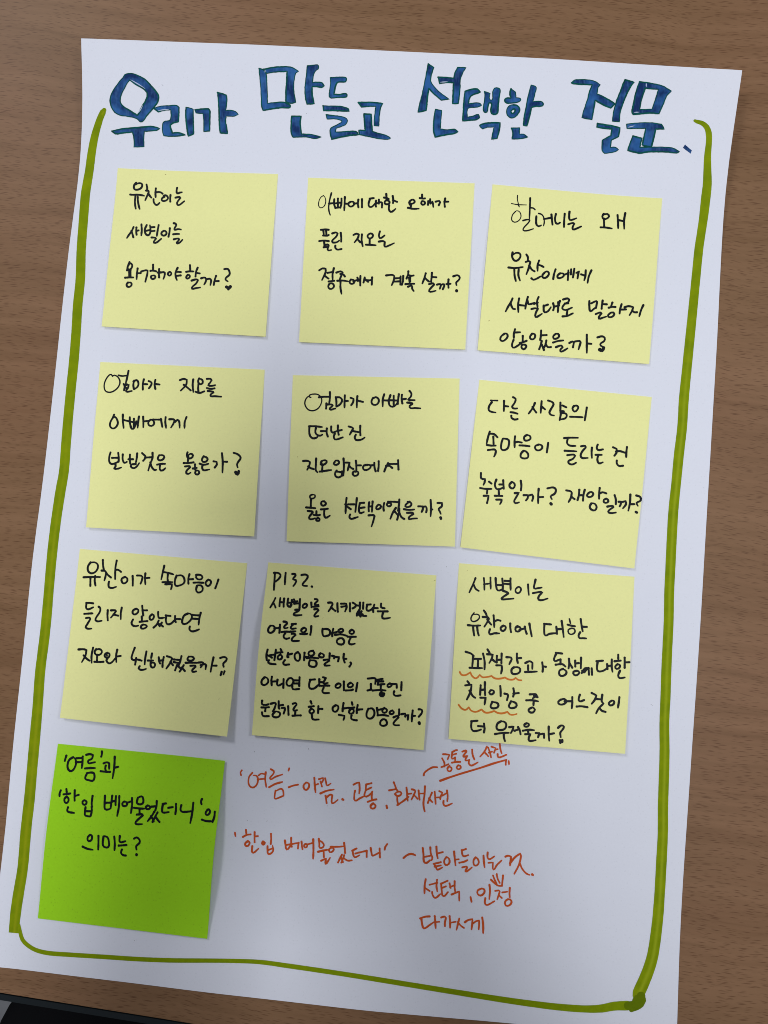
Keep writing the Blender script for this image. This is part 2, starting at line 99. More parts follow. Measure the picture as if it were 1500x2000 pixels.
 'n4': ['70 -2855,1730 -2870,1747 -2889,1740 -2916,1702 -2931,1650 -2919,1597 -2883,1581 -2841,1592 -2799,1630 -2785,1677 -2803,1720 -2837,1740 -2856,1733|80 -2800,1739 -2765,1732 -2724,1736|95 -2709,1780 -2720,1715 -2731,1662|95 -2750,1658 -2740,1634 -2744,1599|95 -2719,1653 -2740,1641 -2723,1619|95 -2740,1648 -2702,1650! -2709,1619 -2725,1589 -2672,1592|95 -2654,1688 -2660,1648 -2653,1609|95 -2659,1681 -2630,1693 -2613,1666 -2619,1633 -2647,1609|95 -2564,1699 -2572,1656 -2570,1604|95 -2572,1655 -2531,1654|95 -2519,1683 -2492,1670 -2496,1642 -2514,1616|95 -2457,1694 -2463,1651 -2454,1610|95 -2458,1656 -2417,1650|95 -2229,1690 -2195,1701 -2166,1691! -2170,1649 -2192,1620 -2220,1592|95 -2193,1646 -2159,1620 -2128,1594|95 -2107,1695 -2111,1643 -2103,1577|95 -2053,1705 -2062,1671 -2042,1650 -2019,1663 -2024,1690 -2043,1700|95 -2057,1667 -2060,1614 -2056,1581|95 -2083,1581 -2045,1569 -2003,1584|95 -1982,1699 -1949,1699 -1937,1687! -1953,1661 -1967,1640 -1938,1634 -1904,1640|95 -1980,1614 -1942,1606 -1909,1611|95 -1970,1587 -1923,1580 -1915,1574! -1941,1557 -1945,1540 -1903,1538 -1846,1533',
  '95 -2828,1373 -2839,1345 -2859,1307 -2862,1269 -2842,1247 -2814,1252 -2791,1288 -2798,1326 -2818,1352 -2836,1345|95 -2747,1374 -2745,1316 -2735,1250|95 -2745,1325 -2698,1314 -2607,1294|95 -2682,1349 -2680,1301 -2672,1268|95 -2643,1334 -2641,1259|95 -2597,1355 -2603,1306 -2606,1251|95 -2672,1268 -2657,1240 -2639,1249 -2623,1287 -2622,1313|95 -2559,1353 -2555,1305 -2554,1256|95 -2556,1310 -2509,1313|95 -2490,1324 -2508,1305 -2505,1277 -2479,1267 -2456,1286 -2461,1314 -2485,1326|95 -2466,1326 -2391,1325|95 -2394,1333 -2385,1286 -2379,1259|95 -2351,1347 -2353,1304 -2344,1248|95 -2316,1328 -2278,1327 -2268,1315! -2279,1285 -2299,1252|95 -2263,1304 -2240,1322 -2225,1304 -2219,1249|95 -2159,1348 -2174,1303 -2175,1247',
  '95 -2849,1026 -2859,987 -2857,940 -2836,920 -2798,929 -2771,945|95 -2778,1022 -2772,982 -2772,940|95 -2833,976 -2781,977|95 -2803,926 -2798,898 -2811,879 -2783,876 -2745,888|95 -2735,1007 -2735,963 -2718,930 -2695,940|95 -2669,1005 -2669,958 -2664,923|95 -2682,963 -2639,963|95 -2603,1016 -2606,972 -2614,925|95 -2614,919 -2656,912 -2651,888 -2623,883 -2595,907 -2582,928|95 -2558,1019 -2527,991! -2531,967 -2546,949|95 -2526,978 -2465,981|95 -2462,1021 -2461,976 -2478,925 -2497,860|95 -2480,934 -2463,888 -2439,864 -2422,866|95 -2400,999 -2412,971 -2399,953 -2371,957 -2353,981 -2367,999 -2394,999|95 -2417,913 -2379,920 -2345,920|95 -2389,915 -2392,878 -2382,860 -2359,864 -2341,881|95 -2141,1024 -2147,994 -2132,971 -2104,973 -2091,996 -2110,1012 -2133,998|95 -2134,985 -2136,933|95 -2173,927 -2131,927 -2084,933|95 -2160,896 -2121,899 -2113,890! -2144,859 -2148,836 -2129,828 -2109,840|95 -2070,914 -2069,868|95 -2088,877 -2055,882|95 -2059,859 -2068,836 -2049,822 -2031,835 -2036,854 -2055,861|95 -1992,989 -2008,961 -2000,938 -1972,939 -1956,961 -1969,979 -1992,984|95 -2028,921 -1990,910 -1949,919|95 -2002,905 -2004,877 -1989,861 -1938,868|95 -1902,942 -1874,937! -1871,914 -1889,886|95 -1827,1016 -1818,937 -1819,840|95 -1818,939 -1778,937|95 -1720,1018 -1685,1006 -1656,974 -1674,941 -1688,913 -1681,886|130 -1698,842 -1681,821 -1671,851'],
 'n5': ['65 -1029,1522 -1043,1527 -1039,1543 -1002,1552 -960,1545 -932,1512 -933,1470 -959,1423 -1005,1400 -1051,1410 -1080,1452 -1080,1490 -1062,1523 -1039,1537|95 -955,1522 -913,1526 -865,1526|95 -856,1568 -856,1512 -862,1467|95 -887,1465 -889,1418|95 -883,1456 -852,1456! -829,1448 -857,1413 -806,1418|95 -802,1521 -797,1479 -797,1435|95 -798,1519 -770,1521 -746,1497 -760,1460 -794,1435|95 -721,1539 -723,1483 -723,1427|95 -723,1487 -693,1487|95 -668,1515 -643,1506! -645,1478 -663,1447|95 -608,1529 -612,1477 -612,1426|95 -610,1490 -557,1477|95 -465,1514 -480,1486 -474,1458 -446,1448 -419,1467 -416,1499 -442,1520 -462,1509|95 -366,1546 -379,1499 -379,1436|95 -373,1490 -331,1488|95 -311,1536 -324,1489 -317,1443 -290,1431 -262,1447 -248,1470|95 -281,1531 -281,1447|95 -235,1545 -241,1498 -244,1456|95 -317,1491 -244,1487|95 -207,1540 -210,1498 -203,1461|95 -207,1498 -171,1502|95 -139,1574 -122,1549 -131,1516 -152,1493 -129,1490 -93,1490|95 -159,1468 -115,1462 -111,1455! -138,1437 -131,1418 -92,1418 -42,1415',
  '95 -1042,1258 -994,1258 -924,1250|95 -1038,1256 -1039,1204 -1029,1167 -1006,1148 -974,1153 -960,1167|95 -980,1241 -984,1204 -970,1181 -942,1171 -921,1181|95 -933,1213 -887,1213|95 -881,1236 -882,1199 -871,1164|95 -841,1255 -841,1217 -827,1199 -794,1212|95 -781,1264 -781,1222 -773,1180|95 -785,1214 -746,1222|95 -808,1189 -817,1166 -808,1138 -780,1140 -736,1156|95 -684,1254 -652,1244 -644,1235! -661,1203 -674,1179|95 -647,1212 -592,1202|95 -580,1260 -580,1216 -578,1174|95 -619,1179 -628,1156 -619,1133 -591,1130 -559,1139 -539,1154',
  '95 -1091,943 -1050,944 -1029,933! -1036,898 -1054,863|95 -1045,894 -1026,880 -994,869|95 -974,965 -976,907 -975,857 -961,841|95 -925,939 -932,912 -911,907 -884,924 -879,942 -902,949 -927,942|95 -916,912 -920,847|95 -941,847 -888,854 -837,861|95 -806,934 -815,916 -792,907 -767,925 -776,944 -801,946|95 -728,964 -724,897 -727,810|95 -788,856 -803,833 -797,805 -772,794 -740,810|95 -791,847 -736,840|95 -741,847 -740,810|95 -709,927 -672,927! -681,893 -690,856|95 -675,897 -658,879 -640,870|95 -617,943 -613,906 -612,865|95 -613,902 -571,902|95 -617,846 -638,846 -644,824 -626,807 -598,819 -596,842 -612,851|95 -512,906 -544,901 -553,878 -539,860 -507,865 -484,887 -492,904 -512,908|95 -489,901 -452,904|95 -452,924 -449,878 -440,849|95 -413,938 -413,896 -418,852|95 -329,922 -347,887 -363,846|95 -347,896 -315,896 -292,878|95 -322,913 -247,914|95 -240,947 -238,905 -236,864',
  '75 -1005,640 -1025,631 -1023,608 -1000,606 -982,617 -982,636 -1005,640|95 -1016,595 -1018,530|95 -1059,526 -1023,523 -977,519|95 -1045,494 -1004,489 -999,480! -1026,448 -1031,425 -1003,421 -978,430|95 -967,492 -967,459|95 -990,459 -962,455 -935,459|95 -953,432 -968,419 -962,407 -943,407 -939,425 -953,434|95 -899,581 -922,576 -922,549 -902,541 -883,558 -890,574 -913,581|95 -926,508 -894,510 -866,514|95 -896,498 -898,466 -884,434 -846,453|95 -698,611 -704,549 -706,474|95 -711,553 -683,526 -660,510|95 -684,553 -624,553|95 -606,608 -612,549 -619,485|95 -665,462 -672,439 -655,423 -628,430 -596,441|95 -579,565 -542,567|95 -579,562 -587,521 -578,477 -542,485|95 -574,521 -537,526|95 -496,571 -501,530 -499,492|95 -496,535 -469,535|95 -465,578 -469,530 -471,486|95 -500,455 -455,456 -448,448! -459,403 -474,357|95 -414,550 -432,530 -428,510 -405,514 -391,532 -401,548 -419,548|95 -362,565 -369,530 -366,496|95 -314,567 -335,562 -337,544 -319,535 -300,548 -305,567|95 -328,576 -282,576 -228,571|95 -228,596 -232,539 -241,494|95 -259,521 -287,476 -307,423|95 -273,494 -237,453! -247,416|95 -228,517 -228,485 -241,448|95 -228,480 -209,439 -184,423|95 -137,576 -164,557 -175,535 -150,528 -123,544 -126,568 -155,576|95 -187,510 -141,503 -96,507|95 -159,477 -110,477 -102,466! -137,444 -144,423 -110,426 -71,428|95 -60,535 -24,535! -19,512 -30,486|95 -21,530 6,535! 15,512 10,483|95 49,592 53,521 49,448|95 53,507 64,507|95 110,565 148,565! 148,535 121,512 130,489 139,468|120 137,435 140,426'],
 'n6': ['75 585,1483 644,1481|95 594,1466 571,1432 567,1395 591,1379 627,1373|95 703,1478 700,1385|95 703,1431 739,1427|95 783,1510 805,1496 796,1459 773,1422 791,1408 818,1409|95 759,1375 790,1371 820,1361|95 766,1343 767,1325 794,1308 821,1313|95 975,1457 958,1416 919,1361|95 954,1421 967,1397 986,1371|95 1035,1473 1030,1420 1025,1367|95 1035,1423 1064,1399|95 1092,1478 1130,1463 1139,1443 1116,1401 1102,1369 1115,1349 1142,1343|95 1200,1459 1199,1396|95 1199,1387 1202,1359 1191,1302|95 1218,1433 1251,1416|95 1205,1379 1232,1382 1201,1359|95 1201,1368 1246,1359 1254,1340 1240,1317 1202,1308|95 1319,1428 1305,1405 1322,1377 1345,1391 1356,1418 1337,1432 1314,1421|95 1283,1331 1335,1329 1393,1326|95 1431,1413 1420,1349 1411,1298',
  '95 574,1201 558,1150 546,1095|95 574,1182 612,1178 641,1150|95 605,1155 607,1090|95 548,1081 584,1075 625,1075|95 557,1035 615,1040 627,1026! 621,998 610,977|95 689,1136 676,1095 679,1039 724,1044 742,1085 738,1126 693,1139|95 797,1158 792,1112 792,1059|95 792,1099 815,1108 855,1101|95 901,1169 878,1153 880,1123 905,1119 932,1135 926,1162 901,1169|95 835,1076 877,1074 922,1068|95 868,1025 847,1002 849,967 903,964 910,997 890,1022 868,1030|95 1003,1082 973,1068 978,1038 1007,1031 1034,1052 1030,1075 1008,1084|95 1087,1098 1081,1056 1074,1012|95 1228,1140 1282,1143 1348,1142|95 1258,1129 1252,1097 1272,1074 1326,1069|95 1231,1027 1280,1024 1334,1021|95 1253,987 1307,992 1322,982! 1302,955 1261,932 1270,910 1299,905 1328,920|95 1375,1066 1411,1069 1415,1055! 1383,1019 1369,982 1382,962 1431,962|95 1469,1053 1465,1009 1467,962|95 1520,1080 1511,1055 1522,1032 1564,1038|95 1499,989 1552,989|95 1521,982 1514,945 1528,914 1561,923|95 1653,1056 1682,1043! 1684,1013 1663,981|95 1677,1018 1709,1022 1757,1007|95 1774,1058 1768,1017 1765,970|95 1683,938 1682,913 1701,890 1735,892',
  '95 494,830 497,782 529,776! 525,745 515,725|95 565,753 586,736|95 486,697 534,689 586,689|95 549,686 546,649|95 518,628 560,628! 554,596 546,564|95 629,771 616,728 628,691 654,686 689,702|95 689,765 693,691|95 655,728 686,728|95 649,686 651,633|95 615,628 680,626|95 627,594 675,594! 671,575 659,554|95 765,749 744,728 749,702 775,693 791,721 780,744 760,753|95 843,760 848,717 843,675|95 790,651 825,654! 800,612 784,580 795,562 826,570|95 868,633 905,633! 902,606 887,587|95 912,630 941,638! 950,617 941,583|95 999,689 994,627 993,562|95 999,615 1037,617|95 1076,693 1125,701 1148,685 1140,648 1103,622 1113,598|128 1103,559 1107,554|95 1239,675 1277,667 1287,654! 1279,611 1258,572|95 1285,617 1310,598|95 1353,680 1347,627 1336,590|95 1352,632 1384,632|95 1400,680 1389,638 1383,585|95 1436,653 1418,632 1430,617 1456,619 1474,643 1457,661 1431,653|95 1530,695 1524,648 1523,601|95 1529,648 1555,658 1586,648|95 1455,559 1441,532 1454,506 1485,499 1501,527 1486,556 1460,562|95 1585,601 1564,590 1566,569 1590,566 1603,580 1595,597 1580,601|95 1658,632 1668,595 1667,553|95 1594,532 1641,538 1646,527! 1604,496 1604,480 1635,475 1666,480|95 1693,574 1714,576! 1708,548 1700,534|95 1724,572 1752,580! 1755,553 1728,517|95 1794,637 1789,564 1774,496|95 1791,553 1827,553|95 1846,629 1879,616 1882,585 1847,564 1857,538|117 1839,485 1847,480'],
 'n7': ['95 -3013,30 -3036,-5 -3034,-46 -3010,-67 -2973,-60 -2946,-23 -2949,14 -2981,32 -3013,27|95 -3073,-104 -3009,-101 -2920,-101|95 -3010,-111 -3009,-143 -3008,-181|95 -2967,-92 -2970,-133 -2961,-177|95 -2901,51 -2898,5 -2889,-37|95 -2909,-43 -2879,-46 -2867,-60! -2873,-101 -2881,-131|95 -2867,-64 -2845,-87 -2821,-105|95 -2774,47 -2784,-22 -2783,-119|95 -2781,-36 -2757,-36 -2731,-54|95 -2838,-142 -2842,-165 -2836,-192 -2808,-199 -2771,-188|95 -2694,-100 -2722,-114 -2721,-142 -2702,-158 -2674,-141 -2672,-114 -2690,-100 -2704,-103|95 -2624,-91 -2621,-132 -2620,-176|95 -2583,-86 -2545,-88 -2533,-100! -2539,-132 -2549,-159|95 -2508,-67 -2510,-113 -2505,-164|95 -2512,-109 -2470,-106|95 -2338,2 -2350,-58 -2362,-120|95 -2347,-53 -2299,-62 -2253,-74|95 -2303,-76 -2305,-112 -2301,-135|95 -2350,-145 -2305,-144 -2259,-144|95 -2323,-163 -2263,-162! -2265,-185 -2271,-208|95 -2223,-86 -2236,-121 -2235,-167 -2216,-178 -2156,-153 -2153,-112 -2177,-84 -2219,-86|95 -2107,-73 -2116,-112 -2114,-157|95 -2113,-119 -2074,-116|95 -2047,-79 -2033,-77 -2000,-82 -1989,-102 -2004,-118 -2032,-116 -2046,-100 -2042,-79|95 -2068,-148 -2027,-146 -1978,-149|95 -2035,-175 -2043,-207 -2029,-234 -1992,-225 -1983,-198 -1998,-173 -2031,-171|95 -1935,-120 -1957,-143 -1952,-170 -1929,-175 -1911,-152 -1916,-127 -1939,-122|95 -1844,-120 -1855,-156 -1870,-197',
  '95 -3039,-334 -3005,-333 -2976,-337|95 -3037,-335 -3038,-381 -3017,-390 -2975,-372|95 -3054,-431 -3015,-428 -2979,-426|95 -3037,-468 -3004,-465 -2996,-476! -3025,-527 -3036,-550 -3014,-563 -2982,-561|95 -2924,-367 -2909,-380 -2912,-412 -2943,-462 -2949,-485 -2928,-497 -2892,-491|95 -2840,-398 -2841,-444 -2836,-487|95 -2810,-398 -2772,-398 -2765,-407! -2785,-434 -2809,-463|95 -2785,-434 -2761,-441 -2743,-445|95 -2713,-374 -2720,-425 -2718,-475|95 -2581,-383 -2609,-397 -2611,-424 -2589,-433 -2564,-414 -2562,-392 -2582,-380|95 -2527,-355 -2522,-401 -2514,-441|95 -2522,-396 -2481,-396|95 -2606,-478 -2619,-506 -2609,-528 -2585,-537 -2557,-532|95 -2528,-451 -2524,-496|95 -2545,-498 -2507,-494 -2475,-491|95 -2514,-523 -2532,-537 -2526,-557 -2496,-554 -2478,-536 -2492,-525 -2514,-523|95 -2435,-432 -2455,-450 -2452,-475 -2434,-479 -2418,-459 -2421,-436 -2440,-432|95 -2380,-409 -2379,-441 -2369,-463 -2323,-460|95 -2373,-486 -2390,-522 -2417,-548|95 -2377,-513 -2362,-535|95 -2344,-504 -2362,-535|95 -2362,-517 -2331,-538|95 -2310,-440 -2268,-444|95 -2305,-442 -2308,-485 -2293,-517 -2261,-512 -2225,-476|95 -2226,-444 -2224,-485 -2218,-498|95 -2222,-471 -2179,-471|95 -2111,-422 -2143,-439 -2160,-484 -2154,-511 -2122,-511 -2081,-475 -2073,-443 -2092,-422 -2120,-423|95 -2073,-434 -2004,-438|95 -2077,-466 -2006,-470|95 -1995,-415 -2006,-465 -2011,-519|95 -2089,-536 -2092,-560 -2073,-578 -2041,-575 -2005,-560',
  '95 -3094,-747 -3044,-745 -3021,-753! -3028,-799 -3059,-858|95 -3045,-799 -3018,-826 -2989,-845|95 -2961,-730 -2972,-798 -2969,-863|95 -2932,-743 -2945,-766 -2935,-789 -2902,-793 -2879,-770 -2888,-748 -2913,-742 -2932,-748|95 -2921,-793 -2921,-852|95 -2944,-854 -2904,-856 -2862,-853|95 -2828,-774 -2851,-788 -2848,-810 -2821,-819 -2808,-796 -2814,-778 -2834,-783 -2830,-801|95 -2826,-824 -2835,-842 -2810,-867 -2783,-855 -2756,-823|95 -2740,-746 -2748,-796 -2744,-854|95 -2740,-805 -2706,-800|95 -2581,-727 -2601,-785 -2607,-817 -2592,-835 -2565,-830|95 -2565,-816 -2569,-848 -2572,-875|95 -2555,-830 -2532,-834 -2515,-840|95 -2474,-759 -2482,-811 -2486,-872|95 -2530,-888 -2539,-906 -2524,-919 -2496,-919 -2472,-911|95 -2423,-775 -2429,-815|95 -2458,-838 -2411,-837|95 -2428,-837 -2433,-869 -2423,-896 -2400,-895 -2392,-868 -2411,-855 -2431,-863|95 -2361,-808 -2355,-846 -2346,-863|95 -2351,-837 -2319,-835|95 -2315,-805 -2323,-845 -2324,-892|95 -2288,-798 -2250,-809 -2238,-818! -2262,-867 -2289,-906|95 -2254,-849 -2230,-876|95 -2222,-826 -2176,-830|95 -2224,-849 -2179,-857|95 -2156,-797 -2166,-844 -2179,-875|95 -2193,-875 -2209,-920|95 -2188,-880 -2159,-906|95 -2133,-875 -2150,-906 -2168,-931|95 -2150,-895 -2122,-925|95 -2089,-800 -2102,-821 -2088,-834 -2060,-834 -2042,-816 -2061,-800 -2084,-800|95 -2117,-854 -2060,-853 -2003,-853|95 -2073,-880 -2031,-878 -2024,-887! -2053,-914 -2052,-932 -2020,-927|95 -2000,-851 -1963,-849 -1958,-858! -1980,-893|95 -1981,-873 -1944,-864 -1932,-872! -1936,-908|95 -1868,-805 -1880,-867 -1890,-930|95 -1880,-876 -1838,-876|95 -1808,-809 -1772,-800 -1749,-813 -1757,-835 -1779,-858 -1774,-886|100 -1791,-930 -1799,-957|80 -1765,-924 -1774,-951'],
 'n8': ['95 -1335,-56 -1337,-126 -1339,-208|95 -1344,-58 -1308,-58 -1284,-76 -1297,-108 -1328,-135|95 -1239,-58 -1242,-108 -1243,-160|95 -1179,-67 -1151,-69 -1155,-89 -1173,-112 -1145,-121 -1147,-144 -1167,-173|95 -1096,-76 -1064,-71 -1041,-84 -1050,-112 -1085,-157 -1076,-170 -1044,-172|100 -1002,-177 -1000,-179',
  '85 -1323,-280 -1339,-315 -1365,-362|85 -1341,-320 -1327,-342 -1319,-362|85 -1279,-279 -1283,-315 -1284,-351|95 -1280,-315 -1253,-317|95 -1245,-284 -1248,-315 -1247,-355|95 -1209,-284 -1214,-319 -1211,-346 -1188,-355 -1175,-333|95 -1176,-297 -1180,-328 -1188,-351|95 -1207,-319 -1180,-322|95 -1158,-292 -1149,-306|95 -1171,-315 -1126,-306|95 -1153,-328 -1112,-325|95 -1104,-288 -1105,-328 -1106,-364|95 -1142,-382 -1101,-377! -1119,-395 -1154,-413 -1154,-426 -1127,-430 -1086,-426|95 -1057,-328 -1077,-341 -1075,-361 -1056,-363 -1041,-345 -1046,-328 -1062,-330|95 -1003,-318 -1000,-359|95 -972,-287 -949,-291 -949,-305! -971,-327 -968,-339 -939,-336|95 -984,-354 -939,-349|95 -974,-376 -947,-374 -936,-383! -969,-421 -973,-437 -955,-438 -937,-434|95 -854,-318 -822,-317 -814,-329! -826,-358 -849,-393|95 -828,-358 -807,-375 -789,-389|95 -772,-322 -771,-357 -766,-397|95 -740,-326 -695,-326! -690,-357 -703,-394|95 -735,-353 -695,-346|95 -661,-321 -660,-392|95 -636,-317 -609,-334 -613,-352 -636,-366|95 -609,-339 -577,-343|95 -573,-316 -572,-374|95 -543,-316 -545,-370|95 -577,-379 -599,-414 -598,-429|95 -576,-396 -567,-436|95 -558,-392 -567,-419 -549,-429 -515,-432|130 -585,-410 -567,-428 -549,-419|95 -510,-334 -478,-331|95 -510,-338 -514,-374 -500,-387 -469,-374 -460,-360|95 -446,-333 -455,-365 -455,-396|95 -451,-363 -415,-363|95 -386,-324 -386,-355 -356,-364|95 -414,-391 -369,-391 -329,-391|95 -365,-395 -374,-422 -373,-449 -346,-453 -306,-446',
  '95 -1359,-521 -1376,-547 -1374,-574 -1353,-583 -1326,-565 -1318,-538 -1337,-520 -1359,-522|95 -1322,-543 -1277,-538|95 -1274,-511 -1275,-547 -1278,-582|95 -1243,-484 -1215,-489 -1213,-502! -1237,-529 -1232,-542 -1205,-537|95 -1258,-575 -1222,-571 -1186,-573|95 -1226,-586 -1239,-604 -1234,-626 -1212,-633 -1189,-626|95 -1170,-506 -1134,-503|95 -1156,-506 -1178,-533 -1173,-546 -1133,-542|95 -1182,-571 -1137,-568|95 -1169,-590 -1141,-590 -1133,-599! -1162,-626 -1166,-648 -1139,-652 -1103,-650|95 -1061,-537 -1083,-550 -1082,-570 -1064,-577 -1042,-559 -1047,-541 -1065,-538|95 -1094,-590 -1059,-592 -1032,-588|95 -998,-523 -999,-563 -1005,-597|95 -898,-545 -899,-580 -888,-608 -861,-606 -834,-593 -840,-553 -898,-546|95 -804,-544 -812,-580 -812,-608|95 -808,-580 -772,-572|95 -736,-544 -758,-557 -754,-572 -727,-570 -716,-557 -727,-544 -741,-546|95 -789,-597 -735,-592 -681,-605|95 -744,-625 -766,-637 -770,-663 -748,-678 -716,-676 -706,-650 -726,-625 -748,-628|95 -642,-552 -662,-568 -655,-583 -632,-586 -621,-570 -633,-554 -646,-554|95 -677,-612 -636,-612 -605,-612|95 -650,-621 -663,-649 -663,-671 -640,-678 -613,-671',
  '95 -1378,-728 -1388,-776 -1384,-819|95 -1380,-776 -1355,-787 -1339,-797|95 -1355,-776 -1312,-770|95 -1305,-728 -1312,-781 -1317,-818|95 -1365,-819 -1371,-840 -1344,-851 -1306,-854|95 -1264,-722 -1255,-738|95 -1294,-754 -1247,-749|95 -1263,-770 -1287,-786 -1282,-811 -1257,-807 -1250,-786 -1263,-770|95 -1197,-754 -1204,-791 -1193,-791|95 -1193,-770 -1161,-761|95 -1225,-818 -1239,-839 -1230,-857 -1187,-855|95 -1112,-748 -1136,-764 -1135,-806 -1106,-824 -1092,-796 -1099,-758 -1118,-750|95 -1053,-753 -1056,-817|95 -1056,-790 -1020,-790|95 -978,-734 -1015,-747 -1013,-774 -983,-777 -967,-757 -978,-738|95 -1031,-800 -982,-795 -931,-800|95 -1004,-816 -1014,-848 -1003,-869 -955,-869 -952,-826 -998,-816|95 -913,-757 -927,-776 -912,-791 -888,-789 -884,-770 -902,-757|95 -832,-757 -834,-804|95 -883,-815 -842,-810 -834,-820! -874,-847 -874,-861 -831,-861|95 -810,-778 -789,-780! -794,-799|95 -778,-788 -751,-788! -758,-825|95 -708,-761 -711,-803 -700,-835|95 -708,-803 -686,-803|95 -649,-835 -643,-845 -659,-870',
  '95 -1403,-969 -1427,-996 -1427,-1028 -1403,-1037 -1372,-1012 -1376,-979 -1397,-966|95 -1338,-963 -1343,-995 -1340,-1038|95 -1340,-1006 -1305,-1003|95 -1289,-989 -1292,-1032 -1278,-1040 -1246,-1021|95 -1235,-983 -1238,-1059|95 -1192,-978 -1210,-1010 -1199,-1039 -1165,-1034 -1149,-999 -1170,-972 -1195,-981|95 -1143,-993 -1105,-993|95 -1145,-1020 -1105,-1020|95 -1095,-966 -1098,-1041|95 -1159,-1042 -1154,-1069 -1100,-1068|95 -1003,-987 -960,-983|95 -1003,-992 -1012,-1035 -1003,-1062 -965,-1061 -930,-1029|95 -922,-981 -922,-1040|95 -919,-1007 -887,-1007|95 -890,-964 -863,-970! -879,-996 -884,-1018 -847,-1012|95 -906,-1039 -863,-1036 -833,-1036|95 -884,-1055 -895,-1082 -885,-1100 -836,-1100|95 -755,-1017 -779,-1033 -775,-1052 -750,-1054 -734,-1032 -745,-1017 -761,-1017|95 -707,-1000 -707,-1075|95 -648,-1010 -672,-1027 -664,-1048 -637,-1044 -627,-1026 -643,-1010|95 -691,-1077 -643,-1074 -629,-1069|95 -589,-1010 -596,-1053 -600,-1083|95 -498,-972 -439,-968 -428,-977! -434,-1019|95 -471,-1019 -471,-1062|95 -500,-1075 -466,-1067|95 -418,-982 -369,-974|95 -412,-998 -364,-995|95 -412,-1024 -353,-1018|95 -401,-982 -412,-1024|95 -385,-1029 -385,-1061|95 -455,-1075 -391,-1070 -343,-1074|144 -380,-1093 -391,-1109 -369,-1120 -359,-1102|95 -305,-1013 -327,-1027 -318,-1045 -294,-1034 -292,-1018 -311,-1013|95 -294,-1018 -246,-1017! -246,-1049|95 -204,-1001 -207,-1070|95 -268,-1081 -273,-1103 -257,-1119 -214,-1115',
  '95 -1425,-1174 -1425,-1206 -1393,-1211 -1371,-1205|95 -1431,-1233 -1398,-1233 -1366,-1230|95 -1395,-1235 -1399,-1265|95 -1426,-1276 -1420,-1306 -1366,-1308|95 -1349,-1200 -1311,-1191 -1304,-1201! -1317,-1243 -1333,-1267|95 -1279,-1177 -1279,-1231 -1274,-1242|95 -1276,-1215 -1241,-1209|95 -1312,-1269 -1334,-1297 -1323,-1316 -1279,-1312 -1269,-1280 -1301,-1266|95 -1252,-1236 -1225,-1233! -1225,-1252 -1236,-1285|95 -1196,-1220 -1193,-1295|95 -1155,-1198 -1128,-1192 -1122,-1206! -1144,-1235 -1149,-1257 -1117,-1253|95 -1133,-1257 -1135,-1294|95 -1157,-1303 -1122,-1300 -1085,-1299|95 -998,-1174 -990,-1196|95 -1014,-1223 -971,-1217|95 -993,-1239 -1009,-1261 -998,-1280 -973,-1271 -971,-1252 -987,-1239|95 -930,-1217 -933,-1276|95 -928,-1240 -896,-1240|95 -987,-1293 -980,-1330 -928,-1333|95 -777,-1206 -804,-1226 -801,-1256 -777,-1263 -756,-1236 -761,-1209 -782,-1210|95 -710,-1187 -718,-1236 -718,-1257|95 -710,-1234 -664,-1227|95 -750,-1290 -702,-1298! -704,-1316 -711,-1334|95 -637,-1179 -632,-1201|95 -664,-1230 -616,-1224|95 -643,-1235 -661,-1257 -654,-1278 -627,-1272 -621,-1245 -643,-1237|95 -586,-1202 -594,-1245 -594,-1272|95 -589,-1243 -546,-1239|95 -640,-1294 -643,-1321 -621,-1333 -595,-1336|95 -493,-1233 -509,-1276 -503,-1310 -471,-1319 -444,-1292 -442,-1254 -460,-1231 -493,-1235|95 -418,-1227 -412,-1275 -412,-1286|95 -407,-1243 -380,-1237|95 -353,-1226 -371,-1243 -364,-1266 -337,-1261 -332,-1240 -353,-1226|95 -412,-1291 -364,-1287 -316,-1295|95 -364,-1323 -385,-1339 -389,-1371 -359,-1381 -332,-1365 -343,-1328 -369,-1323|95 -284,-1247 -305,-1258 -305,-1276 -282,-1276 -271,-1261 -284,-1247|95 -225,-1236 -225,-1284|95 -273,-1306 -241,-1294 -230,-1305! -273,-1354 -268,-1372 -225,-1374|95 -204,-1278 -172,-1272! -172,-1299|95 -161,-1288 -145,-1283! -150,-1325|95 -107,-1245 -113,-1293 -115,-1341|95 -111,-1293 -86,-1291|95 -54,-1234 -28,-1239 -28,-1265 -54,-1298|132 -51,-1351 -49,-1358'],
 'n9': ['85 443,-97 422,-150 388,-222|85 424,-146 444,-191 470,-208|85 516,-96 520,-146 520,-199|75 516,-150 560,-145|85 574,-92 574,-141 576,-190|95 619,-96 623,-163 636,-203 667,-199 678,-190|95 677,-100 681,-154 681,-198|95 623,-156 677,-158|95 699,-120 739,-122|95 686,-145 744,-149|95 749,-98 748,-145 749,-198|95 681,-206 721,-221 729,-229! 671,-270 671,-281 720,-279 773,-274|80 815,-173 792,-193 796,-220 819,-226 838,-202 835,-180 815,-171 801,-180|85 901,-151 903,-197 907,-242|95 967,-108 958,-144 954,-184 979,-184 1019,-177|95 943,-226 1006,-215 1023,-219! 992,-255 991,-282 1022,-286 1069,-272',
